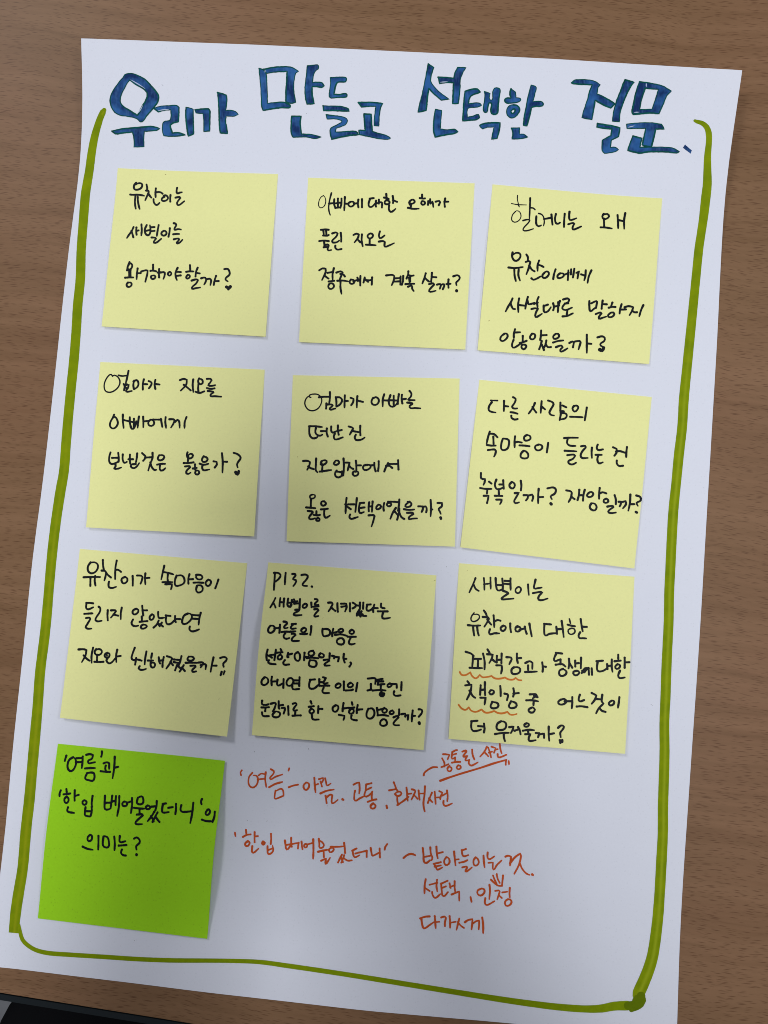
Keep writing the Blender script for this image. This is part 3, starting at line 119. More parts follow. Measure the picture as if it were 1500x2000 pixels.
  '65 429,-400 406,-431 402,-463 424,-476 464,-458 476,-431 460,-413 424,-414|95 375,-507 424,-511 482,-509|95 419,-513 422,-555 428,-595|95 455,-524 459,-564 468,-595|95 514,-379 531,-404 540,-431|95 504,-435 549,-439 558,-450! 540,-484 517,-519|95 544,-457 558,-479 577,-501|95 598,-421 602,-475 603,-523|95 602,-475 633,-461 657,-467|95 566,-541 557,-572 570,-585 601,-576 646,-576|95 682,-509 659,-527 664,-549 681,-555 701,-536 699,-514 677,-509|95 742,-491 742,-527 748,-564|95 806,-513 788,-526 792,-557 823,-553 832,-531 815,-517 792,-526|95 823,-544 872,-530|95 868,-517 872,-543 883,-577|95 908,-490 916,-543 927,-600|95 1035,-491 1094,-496|95 1038,-494 1035,-551 1044,-591 1079,-577 1146,-570|95 1140,-515 1145,-577|95 1146,-537 1186,-534|95 1187,-466 1195,-532 1202,-603|75 1254,-448 1262,-484|95 1238,-497 1275,-507 1299,-510|75 1270,-528 1243,-541 1247,-572 1273,-580 1300,-558 1292,-532 1270,-528|95 1351,-448 1358,-505 1366,-553|95 1364,-514 1402,-515|95 1344,-562 1330,-589 1338,-611 1365,-612 1395,-614',
  '95 354,-737 400,-752 422,-772|95 418,-777 409,-873|95 461,-802 458,-873|95 425,-797 486,-797|95 387,-874 435,-876 496,-876|95 504,-751 517,-817 516,-886|95 543,-715 561,-745|95 540,-756 588,-760! 578,-796 557,-832|95 578,-796 608,-821|95 624,-770 621,-826|95 624,-804 649,-803|95 665,-750 662,-831|95 618,-851 664,-851! 666,-886 658,-922|95 707,-780 746,-784 751,-799! 730,-840|95 797,-749 797,-794 804,-829|95 799,-789 832,-786|95 770,-867 750,-885 757,-921 811,-915 824,-880 801,-865 765,-867|95 869,-829 908,-813 930,-828! 928,-879|95 892,-849 892,-889|95 866,-906 917,-904 968,-901|95 1014,-822 1019,-873 1016,-901|95 1019,-855 1044,-860|95 1132,-739 1187,-745|95 1137,-743 1116,-791 1123,-811 1161,-796|95 1171,-796 1171,-836|95 1130,-841 1186,-836 1213,-856|95 1192,-876 1162,-891 1161,-927 1184,-937 1215,-921 1220,-896 1195,-879|95 1244,-790 1246,-830 1239,-871|95 1250,-830 1271,-865|95 1297,-805 1297,-855|95 1297,-830 1327,-825|95 1348,-779 1344,-870|95 1311,-892 1281,-900 1285,-925 1311,-928 1331,-905 1316,-890|95 1356,-892 1371,-905 1392,-879|95 1351,-910 1382,-869 1412,-869|95 1410,-867 1413,-924|95 1437,-869 1439,-924|95 1479,-808 1534,-803|95 1489,-813 1482,-868 1492,-893 1532,-890 1568,-868|95 1569,-832 1571,-873|95 1571,-847 1608,-845|95 1610,-792 1608,-857 1614,-897|95 1666,-751 1665,-786|95 1634,-807 1685,-801|95 1659,-832 1638,-852 1648,-872 1673,-862 1679,-841 1659,-832|95 1720,-776 1718,-861|95 1722,-816 1760,-814|95 1678,-887 1662,-927 1672,-949 1717,-944',
  '95 368,-990 383,-1010|95 349,-1026 404,-1018! 393,-1081 362,-1147|95 386,-1071 413,-1116 434,-1131|95 482,-1024 477,-1105|95 480,-1065 515,-1059|95 519,-997 518,-1049 520,-1110|95 479,-1130 525,-1130! 520,-1155 515,-1188|95 571,-1064 556,-1084 571,-1101 593,-1089 593,-1069 571,-1064|95 651,-1028 654,-1068 654,-1113|95 688,-1093 713,-1099 718,-1112! 708,-1148|95 764,-1047 769,-1087 761,-1117|95 764,-1092 809,-1086|95 581,-1164 570,-1212 626,-1211 631,-1179 586,-1164|95 743,-1157 727,-1208 783,-1207 788,-1177 748,-1157|95 905,-1097 956,-1095 966,-1105! 930,-1130|95 940,-1110 971,-1120|95 874,-1148 925,-1147 975,-1155|95 937,-1160 935,-1190|95 924,-1208 894,-1226 899,-1246 929,-1251 947,-1225 930,-1208|95 1172,-1137 1147,-1158 1157,-1178 1192,-1177 1217,-1152 1197,-1132 1172,-1140|95 1202,-1152 1262,-1151|95 1268,-1116 1267,-1171 1262,-1212|95 1333,-1096 1323,-1126 1328,-1151 1368,-1140|95 1305,-1196 1342,-1193 1395,-1200|95 1434,-1079 1474,-1099! 1458,-1139 1433,-1170|95 1468,-1129 1518,-1133|95 1524,-1093 1518,-1148 1533,-1168! 1492,-1209 1469,-1251|95 1497,-1204 1517,-1228 1549,-1238|95 1603,-1143 1578,-1163 1590,-1183 1618,-1172 1623,-1147 1603,-1140|95 1669,-1112 1663,-1157 1655,-1202',
  '95 399,-1332 453,-1327|95 402,-1334 399,-1383 412,-1412 453,-1412 483,-1401|95 458,-1372 509,-1376|95 509,-1351 514,-1391 508,-1426|95 656,-1329 625,-1350 618,-1390 640,-1404 686,-1394 701,-1359 686,-1334 651,-1329|95 604,-1438 660,-1429 721,-1426|95 678,-1434 680,-1469 688,-1496|95 726,-1378 764,-1373! 751,-1408 739,-1428|95 771,-1408 802,-1397|95 802,-1377 817,-1407 822,-1437|95 873,-1344 855,-1357 862,-1372 888,-1368 895,-1351 875,-1341|95 842,-1407 892,-1398 938,-1401|95 887,-1404 890,-1436|95 862,-1436 907,-1434! 892,-1466 897,-1491 952,-1485|95 953,-1425 983,-1425! 972,-1460|95 988,-1435 1023,-1429! 1023,-1464|95 1064,-1369 1063,-1434 1067,-1488|95 1068,-1434 1108,-1425|95 1144,-1378 1170,-1358 1193,-1367 1179,-1397 1162,-1418 1165,-1457|103 1158,-1484 1161,-1504|103 1178,-1480 1178,-1497'],
 'n9red': ['80 302,-912 317,-935 348,-938 378,-924 394,-911! 404,-939 434,-964 455,-957 475,-933! 495,-953 531,-953 577,-943! 602,-962 648,-965 692,-955! 724,-971 765,-971 785,-956! 805,-974 833,-977',
  '80 291,-1193 316,-1223 352,-1235 379,-1212! 398,-1240 438,-1252 489,-1231! 519,-1256 560,-1255 596,-1242! 631,-1259 671,-1261 712,-1248! 732,-1270 762,-1273 791,-1265'],
 'n10': ['95 -3184,-1685 -3190,-1707 -3195,-1730|95 -3122,-1697 -3156,-1721 -3169,-1770 -3156,-1808 -3130,-1816 -3106,-1793 -3092,-1745 -3106,-1706 -3132,-1697|95 -3091,-1706 -3037,-1702|95 -3094,-1740 -3038,-1737|95 -3035,-1690 -3035,-1739 -3038,-1789|95 -3004,-1675 -2970,-1668 -2942,-1677! -2953,-1709 -2983,-1724 -2980,-1746 -2946,-1742 -2921,-1737|95 -3009,-1792 -2964,-1788 -2918,-1787|95 -2987,-1830 -3002,-1878 -2973,-1890 -2927,-1891 -2925,-1833 -2956,-1826 -2989,-1833|95 -2864,-1644 -2863,-1669 -2868,-1688|95 -2844,-1746 -2814,-1736 -2793,-1745! -2791,-1793|95 -2823,-1765 -2827,-1789 -2820,-1808|95 -2866,-1813 -2825,-1817 -2782,-1817|95 -2746,-1688 -2746,-1783 -2755,-1871|95 -2738,-1781 -2711,-1773',
  '95 -3217,-1983 -3226,-2007 -3225,-2031|95 -3167,-1970 -3162,-1996|95 -3190,-2016 -3159,-2012 -3129,-2007|95 -3160,-2034 -3179,-2054 -3174,-2082 -3155,-2088 -3141,-2067 -3147,-2043 -3166,-2037|95 -3090,-1980 -3089,-2028 -3086,-2066|95 -3087,-2028 -3052,-2017|95 -3143,-2124 -3146,-2158 -3084,-2171|95 -2998,-2062 -3014,-2074 -3006,-2097 -2985,-2097 -2977,-2075 -2993,-2062|95 -2926,-2024 -2930,-2091 -2923,-2114|95 -2984,-2121 -2987,-2168 -2983,-2189 -2939,-2198|95 -2928,-2115 -2926,-2157 -2934,-2191|95 -2982,-2154 -2931,-2153|95 -2814,-2020 -2813,-2088 -2807,-2131 -2780,-2135 -2757,-2125|95 -2749,-2019 -2753,-2073 -2757,-2125|95 -2810,-2079 -2758,-2076|95 -2715,-2020 -2716,-2067 -2714,-2095|95 -2748,-2068 -2718,-2058|95 -2685,-2019 -2683,-2104 -2695,-2187|95 -2637,-2065 -2654,-2080 -2645,-2101 -2616,-2098 -2614,-2074 -2632,-2063|95 -2611,-2074 -2576,-2062|95 -2570,-2034 -2566,-2092 -2572,-2158|95 -2518,-2030 -2520,-2077 -2472,-2076 -2475,-2024 -2498,-2020 -2519,-2033|95 -2548,-2115 -2502,-2119 -2456,-2120|95 -2497,-2123 -2495,-2156|95 -2519,-2171 -2474,-2167 -2463,-2176! -2507,-2213 -2528,-2242 -2515,-2251 -2467,-2249|95 -2428,-2094 -2442,-2106 -2433,-2122 -2411,-2121 -2402,-2107 -2418,-2094 -2431,-2094|95 -2402,-2103 -2347,-2097|95 -2347,-2055 -2347,-2097 -2355,-2130|95 -2364,-2144 -2387,-2182 -2418,-2222|95 -2392,-2182 -2371,-2209 -2365,-2223|95 -2334,-2148 -2352,-2181 -2375,-2228|95 -2352,-2181 -2331,-2208 -2313,-2227|95 -2293,-2077 -2263,-2072|95 -2291,-2081 -2295,-2124 -2289,-2147 -2234,-2143|95 -2241,-2108 -2201,-2101|95 -2174,-2074 -2172,-2121 -2175,-2158|95 -2126,-2084 -2131,-2119 -2118,-2136 -2068,-2136 -2038,-2131|95 -2020,-2061 -2025,-2144 -2038,-2228|95 -1945,-2029 -1952,-2050 -1946,-2070|95 -1888,-2113 -1905,-2136 -1901,-2155 -1881,-2154 -1867,-2131 -1878,-2112 -1893,-2113|95 -1936,-2197 -1899,-2207 -1843,-2208|95 -1825,-2129 -1827,-2171 -1841,-2213',
  '95 -2932,-2353 -2952,-2373 -2951,-2402 -2931,-2406 -2914,-2388 -2917,-2359 -2933,-2350|95 -2996,-2456 -2955,-2472 -2904,-2480|95 -2856,-2360 -2854,-2423 -2855,-2476|95 -2810,-2364 -2815,-2422 -2804,-2450 -2764,-2451 -2761,-2401 -2776,-2368 -2805,-2359|95 -2713,-2361 -2706,-2418 -2708,-2476|95 -2663,-2355 -2663,-2402 -2646,-2407 -2611,-2396|95 -2670,-2436 -2635,-2433 -2602,-2429|95 -2641,-2469 -2649,-2498 -2628,-2517 -2606,-2519|95 -2535,-2373 -2510,-2362 -2485,-2382 -2484,-2406 -2513,-2436 -2510,-2465|121 -2509,-2506 -2509,-2511'],
 'red': ['85 -12,-1806 -5,-1784 35,-1753 70,-1736 106,-1736|80 157,-1624 177,-1624 212,-1628! 196,-1667|75 148,-1659 168,-1698 168,-1729|75 143,-1734 168,-1724 203,-1708|80 212,-1724 193,-1746 203,-1768 225,-1763 230,-1741 212,-1728|80 235,-1605 266,-1588 279,-1587|75 239,-1601 232,-1632 235,-1662 261,-1649|75 235,-1629 270,-1618|70 261,-1649 261,-1684|85 234,-1695 270,-1688 305,-1687|80 288,-1716 274,-1736 287,-1750 308,-1740 305,-1721 283,-1718|80 323,-1600 354,-1589 359,-1599! 332,-1635 336,-1643 368,-1634! 350,-1665 354,-1676 385,-1667|80 408,-1581 412,-1625 427,-1664|80 381,-1673 379,-1699 398,-1717 429,-1705 456,-1689|75 536,-1553 514,-1597 476,-1641|75 514,-1601 540,-1627 547,-1636|75 547,-1562 562,-1605 571,-1644|70 553,-1605 580,-1596|75 576,-1554 611,-1565! 597,-1605|70 611,-1578 629,-1574|75 647,-1527 651,-1569 662,-1608|80 628,-1617 633,-1643 663,-1638 703,-1620|90 132,-1851 203,-1824 309,-1788 486,-1733 593,-1696 703,-1664|75 699,-1668 697,-1706|75 723,-1674 725,-1700',
  '70 -1608,-1789 -1620,-1809 -1614,-1831|75 -1514,-1808 -1544,-1848 -1544,-1910 -1512,-1936 -1476,-1913 -1464,-1864 -1478,-1834 -1505,-1831|70 -1459,-1831 -1437,-1815 -1401,-1819|70 -1468,-1864 -1409,-1859|80 -1396,-1802 -1400,-1863 -1390,-1929|75 -1351,-1776 -1324,-1792 -1328,-1814 -1357,-1849 -1353,-1864 -1310,-1840 -1249,-1819|85 -1365,-1931 -1309,-1901 -1248,-1883|75 -1308,-1958 -1315,-2024 -1303,-2029 -1236,-2001! -1241,-1957 -1259,-1942 -1307,-1963|75 -1189,-1765 -1195,-1785|80 -1191,-1928 -1155,-1914 -1110,-1904|85 -1038,-1885 -1061,-1910 -1054,-1941 -1033,-1947 -1013,-1918 -1016,-1892 -1038,-1884|85 -967,-1843 -962,-1909 -955,-1968|70 -959,-1904 -932,-1895|75 -926,-1854 -890,-1842! -890,-1864 -908,-1890|70 -913,-1873 -899,-1917|75 -872,-1846 -863,-1881 -854,-1907 -822,-1889|85 -912,-1976 -858,-1953 -795,-1941|80 -867,-1995 -857,-2058|80 -862,-2012 -826,-1985 -808,-1989! -812,-2055 -794,-2055 -760,-2028|100 -718,-2023 -711,-2027|80 -623,-1896 -594,-1881 -573,-1876! -569,-1929 -573,-1972|80 -609,-1947 -616,-1990 -608,-2032 -571,-2014 -526,-1991|80 -513,-1894 -517,-1945 -526,-1993 -495,-1990 -459,-1957|80 -513,-1893 -466,-1881|80 -513,-1941 -468,-1918|80 -459,-1953 -464,-1988 -462,-2014|85 -499,-2041 -463,-2027 -423,-2018|90 -450,-2053 -472,-2071 -468,-2094 -441,-2094 -429,-2073 -445,-2056|95 -334,-2071 -330,-2088|80 -272,-1871 -259,-1901 -250,-1932|80 -312,-1940 -281,-1934 -248,-1930 -236,-1949|80 -259,-1971 -245,-1986 -219,-1982 -205,-1964 -219,-1949 -245,-1954 -263,-1969|75 -241,-1988 -241,-2023 -233,-2062|85 -241,-2064 -205,-2040 -168,-2013 -143,-1991|80 -161,-1913 -156,-1965 -150,-2026|70 -154,-1969 -118,-1963|80 -115,-1928 -90,-1934 -85,-1947! -103,-1986 -118,-2015|75 -99,-1973 -79,-1992 -65,-2007|80 -56,-1937 -52,-1981 -47,-2015|70 -50,-1963 -14,-1961|85 -1,-1900 -5,-1971 -14,-2041 -10,-2084 -3,-2112|80 59,-1953 43,-1992 24,-2040|80 33,-2001 52,-2022 63,-2033|80 83,-1944 88,-1996 92,-2048|70 86,-1994 125,-1991|80 123,-1939 150,-1951! 132,-1995 132,-2008|70 150,-1977 185,-1955|80 190,-1933 196,-1977 192,-2024|80 160,-2021 159,-2047 176,-2064 234,-2041',
  '77 -1661,-2325 -1656,-2354|82 -1564,-2299 -1560,-2333|82 -1589,-2360 -1557,-2342 -1522,-2337|88 -1546,-2395 -1569,-2415 -1565,-2434 -1545,-2436 -1529,-2409 -1541,-2398 -1559,-2400|82 -1487,-2317 -1487,-2370 -1486,-2403|77 -1487,-2355 -1457,-2350|82 -1506,-2437 -1508,-2485 -1495,-2493 -1451,-2457|99 -1412,-2397 -1420,-2412 -1407,-2421 -1397,-2404 -1412,-2397|82 -1343,-2329 -1341,-2377 -1344,-2415|82 -1372,-2435 -1371,-2473 -1363,-2502 -1324,-2477 -1327,-2429|77 -1369,-2468 -1327,-2453|88 -1219,-2384 -1214,-2422 -1203,-2460 -1184,-2445 -1159,-2411|82 -1165,-2359 -1164,-2411 -1159,-2435|77 -1214,-2422 -1095,-2400|82 -1100,-2400 -1105,-2448|82 -1074,-2390 -1070,-2429 -1065,-2452|82 -1036,-2409 -1051,-2419 -1046,-2438 -1026,-2432 -1026,-2413 -1041,-2409|77 -1026,-2413 -972,-2398|93 -972,-2369 -969,-2446 -971,-2532|82 -923,-2363 -918,-2397 -912,-2440 -878,-2420 -898,-2387 -923,-2378|88 -929,-2473 -883,-2461 -839,-2453|77 -880,-2463 -877,-2520|82 -902,-2549 -858,-2529! -862,-2575 -846,-2558 -823,-2521|82 -804,-2433 -831,-2448 -827,-2473 -804,-2469 -791,-2447 -809,-2433|77 -819,-2428 -750,-2427 -701,-2421|88 -702,-2393 -696,-2440 -693,-2478|82 -720,-2493 -740,-2531 -754,-2560|82 -730,-2512 -712,-2555|77 -701,-2497 -710,-2526 -725,-2560|77 -706,-2521 -671,-2542 -634,-2539|82 -632,-2458 -593,-2438|82 -628,-2458 -620,-2496 -608,-2513 -569,-2495|77 -603,-2481 -569,-2471|77 -564,-2471 -505,-2455|82 -505,-2455 -505,-2508|82 -471,-2431 -461,-2483 -454,-2497 -393,-2467|82 -393,-2434 -390,-2510|82 -327,-2396 -344,-2419 -349,-2443|90 -186,-2510 -151,-2483 -116,-2474 -85,-2484|90 -20,-2422 -14,-2474 -10,-2534 8,-2549 43,-2524|80 45,-2416 50,-2468 63,-2502 56,-2524|75 -10,-2498 52,-2485|85 98,-2409 101,-2463 109,-2506|75 103,-2467 154,-2453|80 74,-2554 114,-2544 136,-2538|80 77,-2554 96,-2583 105,-2602 149,-2582|75 83,-2577 136,-2565|80 184,-2495 165,-2522 168,-2552 189,-2562 211,-2538 206,-2508 189,-2494|85 250,-2447 256,-2511 262,-2562|70 259,-2515 290,-2510|80 316,-2437 352,-2423|80 316,-2432 321,-2471 334,-2485 373,-2473|80 294,-2540 334,-2531 364,-2517|80 320,-2578 355,-2571 362,-2579! 347,-2612 369,-2603 402,-2577|80 435,-2492 417,-2516 421,-2555 443,-2560 461,-2537 452,-2503 435,-2492|85 502,-2476 505,-2523 511,-2574|80 538,-2449 537,-2492 553,-2505 595,-2480|75 544,-2535 583,-2532! 581,-2564 586,-2592 614,-2555 656,-2513|90 689,-2481 711,-2472 737,-2480! 732,-2527 728,-2553|85 728,-2535 772,-2483 816,-2452! 822,-2475 802,-2551 764,-2622|80 811,-2534 832,-2580 867,-2618 893,-2628',
  '100 917,-2625 922,-2629|75 583,-2641 596,-2675 613,-2709|75 614,-2628 622,-2666 639,-2700|80 668,-2639 664,-2674 658,-2721|80 565,-2676 596,-2705 626,-2724 661,-2725|85 6,-2684 -3,-2731 -5,-2802|75 -3,-2755 39,-2782|75 39,-2730 105,-2712|80 103,-2686 98,-2738 105,-2785|80 61,-2790 65,-2815 87,-2839 131,-2805|80 136,-2720 193,-2693|80 138,-2720 144,-2779 157,-2822 197,-2787|75 144,-2754 179,-2740|75 210,-2714 219,-2752|75 215,-2744 241,-2734|80 254,-2696 254,-2751 261,-2794|80 228,-2807 263,-2792 293,-2780! 293,-2857|80 390,-2825 398,-2863|85 477,-2755 451,-2768 451,-2798 477,-2810 508,-2784 506,-2758 482,-2750|80 552,-2719 556,-2770 549,-2838|80 516,-2831 512,-2873 529,-2888 593,-2854|75 600,-2769 630,-2764 639,-2772! 630,-2802 617,-2838|70 630,-2802 656,-2826|70 661,-2780 704,-2773|80 725,-2741 722,-2783 724,-2817|85 708,-2835 684,-2856 690,-2888 717,-2887 739,-2859 726,-2836 699,-2839',
  '85 -43,-3013 -1,-2998 39,-2994|85 -32,-3014 -23,-3069 -10,-3095 43,-3063 74,-3041|85 83,-2990 87,-3037 91,-3090|70 87,-3041 122,-3036|85 138,-3001 166,-2992 179,-3002! 170,-3043 170,-3073|85 210,-2987 214,-3034 214,-3083|70 217,-3042 262,-3033|80 293,-3006 284,-3040 269,-3100|75 281,-3036 306,-3065 332,-3082|85 341,-3035 367,-3017 406,-3008! 402,-3055 397,-3093|80 406,-3046 437,-3024 463,-3017! 461,-3062 458,-3091|90 489,-2993 496,-3052 496,-3120'],
}
C1 = (-159.57, 244.42)
C2 = (139.83, 219.21)
SPECKS = [(0, -54.96, 208.88, 0.4, 0), (0, 97.15, -58.86, 0.9, -0.5), (0, -122.37, 223.46, 0.8, -0.6), (0, 9.21, -0.16, 0.6, 0.7), (0, -77.67, -111.08, 0.3, 0.5), (0, -69.09, -111.36, 0.6, 1.1), (0, -51.16, -79.43, 0.8, -1.2), (0, -42.62, -104.1, 0.3, 0), (0, 121.58, 34.85, 0.3, 0), (0, -74.93, -81.54, 0.6, 1.2), (0, 30.97, 194.18, 0.3, 0), (0, 66.18, 106.8, 0.3, 0), (0, -126.75, -163.3, 0.4, 0.9), (7, -90.55, -58.37, 0.5, 0.6), (5, -16.03, 21.16, 0.7, 0.3), (3, 28.12, 109.81, 1.0, 0.5), (1, -120.55, 181.03, 0.7, 0.4), (8, 3.79, -6.25, 0.9, 0.4), (5, -57.13, 48.86, 0.4, 1), (9, 18.42, -1.47, 0.3, 0), (8, -44.9, -22.73, 0.4, 0.9), (10, -154.41, -150.0, 0.5, -0.8)]
CHAIR_POS = (-0.141, -0.500, 0.0)

# ------------------------------------------------------------------ helpers
def link(name, verts, faces, mat, parent=None, uvs=None, smooth=False):
    me = bpy.data.meshes.new(name)
    me.from_pydata(verts, [], faces); me.update()
    if uvs is not None:
        uv = me.uv_layers.new(name='uv')
        for lp in me.loops: uv.data[lp.index].uv = uvs[lp.vertex_index]
    if smooth:
        for p in me.polygons: p.use_smooth = True
    if mat: me.materials.append(mat)
    o = bpy.data.objects.new(name, me); col.objects.link(o)
    if parent: o.parent = parent
    return o
def thing(name, label, cat, group=None, loc=(0, 0, 0)):
    o = bpy.data.objects.new(name, None); col.objects.link(o); o.empty_display_size = 0.02
    o.location = loc; tag(o, label, cat, group); return o
def tag(o, label, cat, group=None):
    o['label'] = label; o['category'] = cat
    if group: o['group'] = group
def smooth(t):
    t = min(max(t, 0.0), 1.0); return t * t * (3 - 2 * t)
def zsheet(x, y):        # millimetres: the two far corners of the sheet stand off the table
    d1 = math.hypot((x - C1[0]) / 75., (y - C1[1]) / 95.)
    d2 = math.hypot((x - C2[0]) / 80., (y - C2[1]) / 105.)
    return 6 * smooth(1 - d1) ** 1.3 + 8 * smooth(1 - d2) ** 1.3
LIFT = {1: (1.2, .6), 2: (1.0, .5), 3: (1.0, .9), 4: (1.4, .6), 5: (1.0, .5), 6: (1.2, .6),
        7: (4.0, .6), 8: (1.6, 3.2), 9: (1.8, 1.0), 10: (.7, 3.4)}
def znote(k, u, v):      # how far a note bends off the sheet
    L, B = LIFT[k]
    z = L * v * v + B * max(math.sin(math.pi * v), 0) ** 1.5
    if k == 7: z *= 0.45 + 0.55 * u
    if k == 10: z = z * (0.45 + 0.75 * u) + 1.0 * u * (1 - v) ** 2 * min(max((u - .7) / .3, 0), 1)
    if k == 8: z *= 1.1 - 0.35 * u
    return z + 0.14

# ------------------------------------------------------------------ materials
def newmat(name, base, rough=0.6, spec=0.3):
    m = bpy.data.materials.new(name); m.use_nodes = True
    nt = m.node_tree; b = nt.nodes['Principled BSDF']
    b.inputs['Base Color'].default_value = (*base, 1); b.inputs['Roughness'].default_value = rough
    b.inputs['Specular IOR Level'].default_value = spec
    return m, nt, b
def N_(nt, t, **kw):
    n = nt.nodes.new(t)
    for k, v in kw.items():
        if k in n.inputs.keys(): n.inputs[k].default_value = v
        else: setattr(n, k, v)
    return n
def mix(nt, fac, a, b, blend='MIX'):
    n = nt.nodes.new('ShaderNodeMix'); n.data_type = 'RGBA'; n.blend_type = blend
    for i, v in ((0, fac), (6, a), (7, b)):
        if isinstance(v, (int, float)): n.inputs[i].default_value = v
        elif isinstance(v, tuple): n.inputs[i].default_value = (*v, 1) if len(v) == 3 else v
        else: nt.links.new(v, n.inputs[i])
    return n.outputs[2]
def ramp(nt, src, p0, p1, c0=(0, 0, 0), c1=(1, 1, 1)):
    r = nt.nodes.new('ShaderNodeValToRGB'); r.color_ramp.elements[0].position = p0
    r.color_ramp.elements[1].position = p1
    r.color_ramp.elements[0].color = (*c0, 1); r.color_ramp.elements[1].color = (*c1, 1)
    nt.links.new(src, r.inputs[0]); return r.outputs[0]
def coords(nt, scale=(1, 1, 1), rot=(0, 0, 0), loc=(0, 0, 0)):
    t = nt.nodes.new('ShaderNodeTexCoord'); m = nt.nodes.new('ShaderNodeMapping')
    m.inputs['Scale'].default_value = scale; m.inputs['Rotation'].default_value = rot
    m.inputs['Location'].default_value = loc
    nt.links.new(t.outputs['Object'], m.inputs[0]); return m.outputs[0]
def noise(nt, vec, scale, detail=3, rough=0.5):
    n = N_(nt, 'ShaderNodeTexNoise', Scale=scale, Detail=detail, Roughness=rough)
    nt.links.new(vec, n.inputs['Vector']); return n.outputs[0]
def bump(nt, b, h, strength, dist):
    n = N_(nt, 'ShaderNodeBump', Strength=strength, Distance=dist)
    nt.links.new(h, n.inputs['Height']); nt.links.new(n.outputs[0], b.inputs['Normal'])

def paper_mat(name, base, mott=0.04, speck=None, speckamt=0.0, rough=0.85, ripple=(18, 60)):
    m, nt, b = newmat(name, base, rough, 0.15)
    v = coords(nt)
    n1 = noise(nt, v, 900, 3); n2 = noise(nt, v, 60, 2)
    lo = tuple(c * (1 - mott) for c in base); hi = tuple(min(c * (1 + mott), 1) for c in base)
    c = mix(nt, n1, lo, hi)
    c = mix(nt, mix(nt, n2, (0.0, 0.0, 0.0), (0.35, 0.35, 0.35)), c, tuple(x * 0.96 for x in base))
    if speck:
        vo = N_(nt, 'ShaderNodeTexVoronoi', Scale=800.0); nt.links.new(v, vo.inputs['Vector'])
        msk = ramp(nt, vo.outputs['Distance'], 0.16, 0.30, (1, 1, 1), (0, 0, 0))
        sel = ramp(nt, vo.outputs['Color'], 0.62, 0.66)
        k = mix(nt, 1.0, msk, sel, 'MULTIPLY')
        k = mix(nt, 1.0, k, (speckamt,) * 3, 'MULTIPLY')
        c = mix(nt, k, c, speck)
    nt.links.new(c, b.inputs['Base Color'])
    hgt = N_(nt, 'ShaderNodeMath', operation='MULTIPLY_ADD'); nt.links.new(noise(nt, v, ripple[0], 2), hgt.inputs[0])
    hgt.inputs[1].default_value = ripple[1]; nt.links.new(n1, hgt.inputs[2])
    bump(nt, b, hgt.outputs[0], 0.25, 0.0001)
    return m
M_PAPER = paper_mat('white_paper', (0.785, 0.785, 0.865), 0.025, (0.45, 0.45, 0.5), 0.12)
M_YELLOW = paper_mat('yellow_note_paper', (0.90, 0.875, 0.385), 0.05, (0.60, 0.60, 0.22), 0.13, ripple=(30, 30))
M_GREEN = paper_mat('green_note_paper', (0.36, 0.72, 0.016), 0.07, (0.17, 0.40, 0.010), 0.32)

def ink_mat(name, base, var=0.25, rough=0.5, spec=0.25):
    m, nt, b = newmat(name, base, rough, spec)
    v = coords(nt); n = noise(nt, v, 450, 3, 0.6)
    c = mix(nt, n, tuple(x * (1 - var) for x in base), tuple(x * (1 + var) for x in base))
    nt.links.new(c, b.inputs['Base Color']); return m
M_BLACK = ink_mat('black_pen_ink', (0.005, 0.007, 0.010), 0.5, 0.5, 0.12)
M_RED = ink_mat('red_pen_ink', (0.62, 0.095, 0.020), 0.25, 0.6, 0.1)
M_ORANGE = ink_mat('orange_pen_ink', (0.68, 0.18, 0.010), 0.2, 0.55)
M_OUTL = ink_mat('dark_green_pen_ink', (0.000, 0.075, 0.062), 0.9, 0.6, 0.1)
M_GAP = ink_mat('pale_gap', (0.45, 0.52, 0.68), 0.25, 0.8)

# blue marker: streaks along the stroke, lighter in the middle, darker pools of ink
M_BLUE, nt, b = newmat('blue_marker_ink', (0.03, 0.10, 0.35), 0.6, 0.12)
v = coords(nt); a = noise(nt, v, 110, 3, 0.55)
v2 = coords(nt, (1, 0.18, 1)); s_ = noise(nt, v2, 900, 2)
c = mix(nt, ramp(nt, a, 0.40, 0.60), (0.004, 0.026, 0.115), (0.024, 0.112, 0.33))
c = mix(nt, ramp(nt, s_, 0.50, 0.75, (0, 0, 0), (0.28, 0.28, 0.28)), c, (0.10, 0.22, 0.46))
nt.links.new(c, b.inputs['Base Color'])

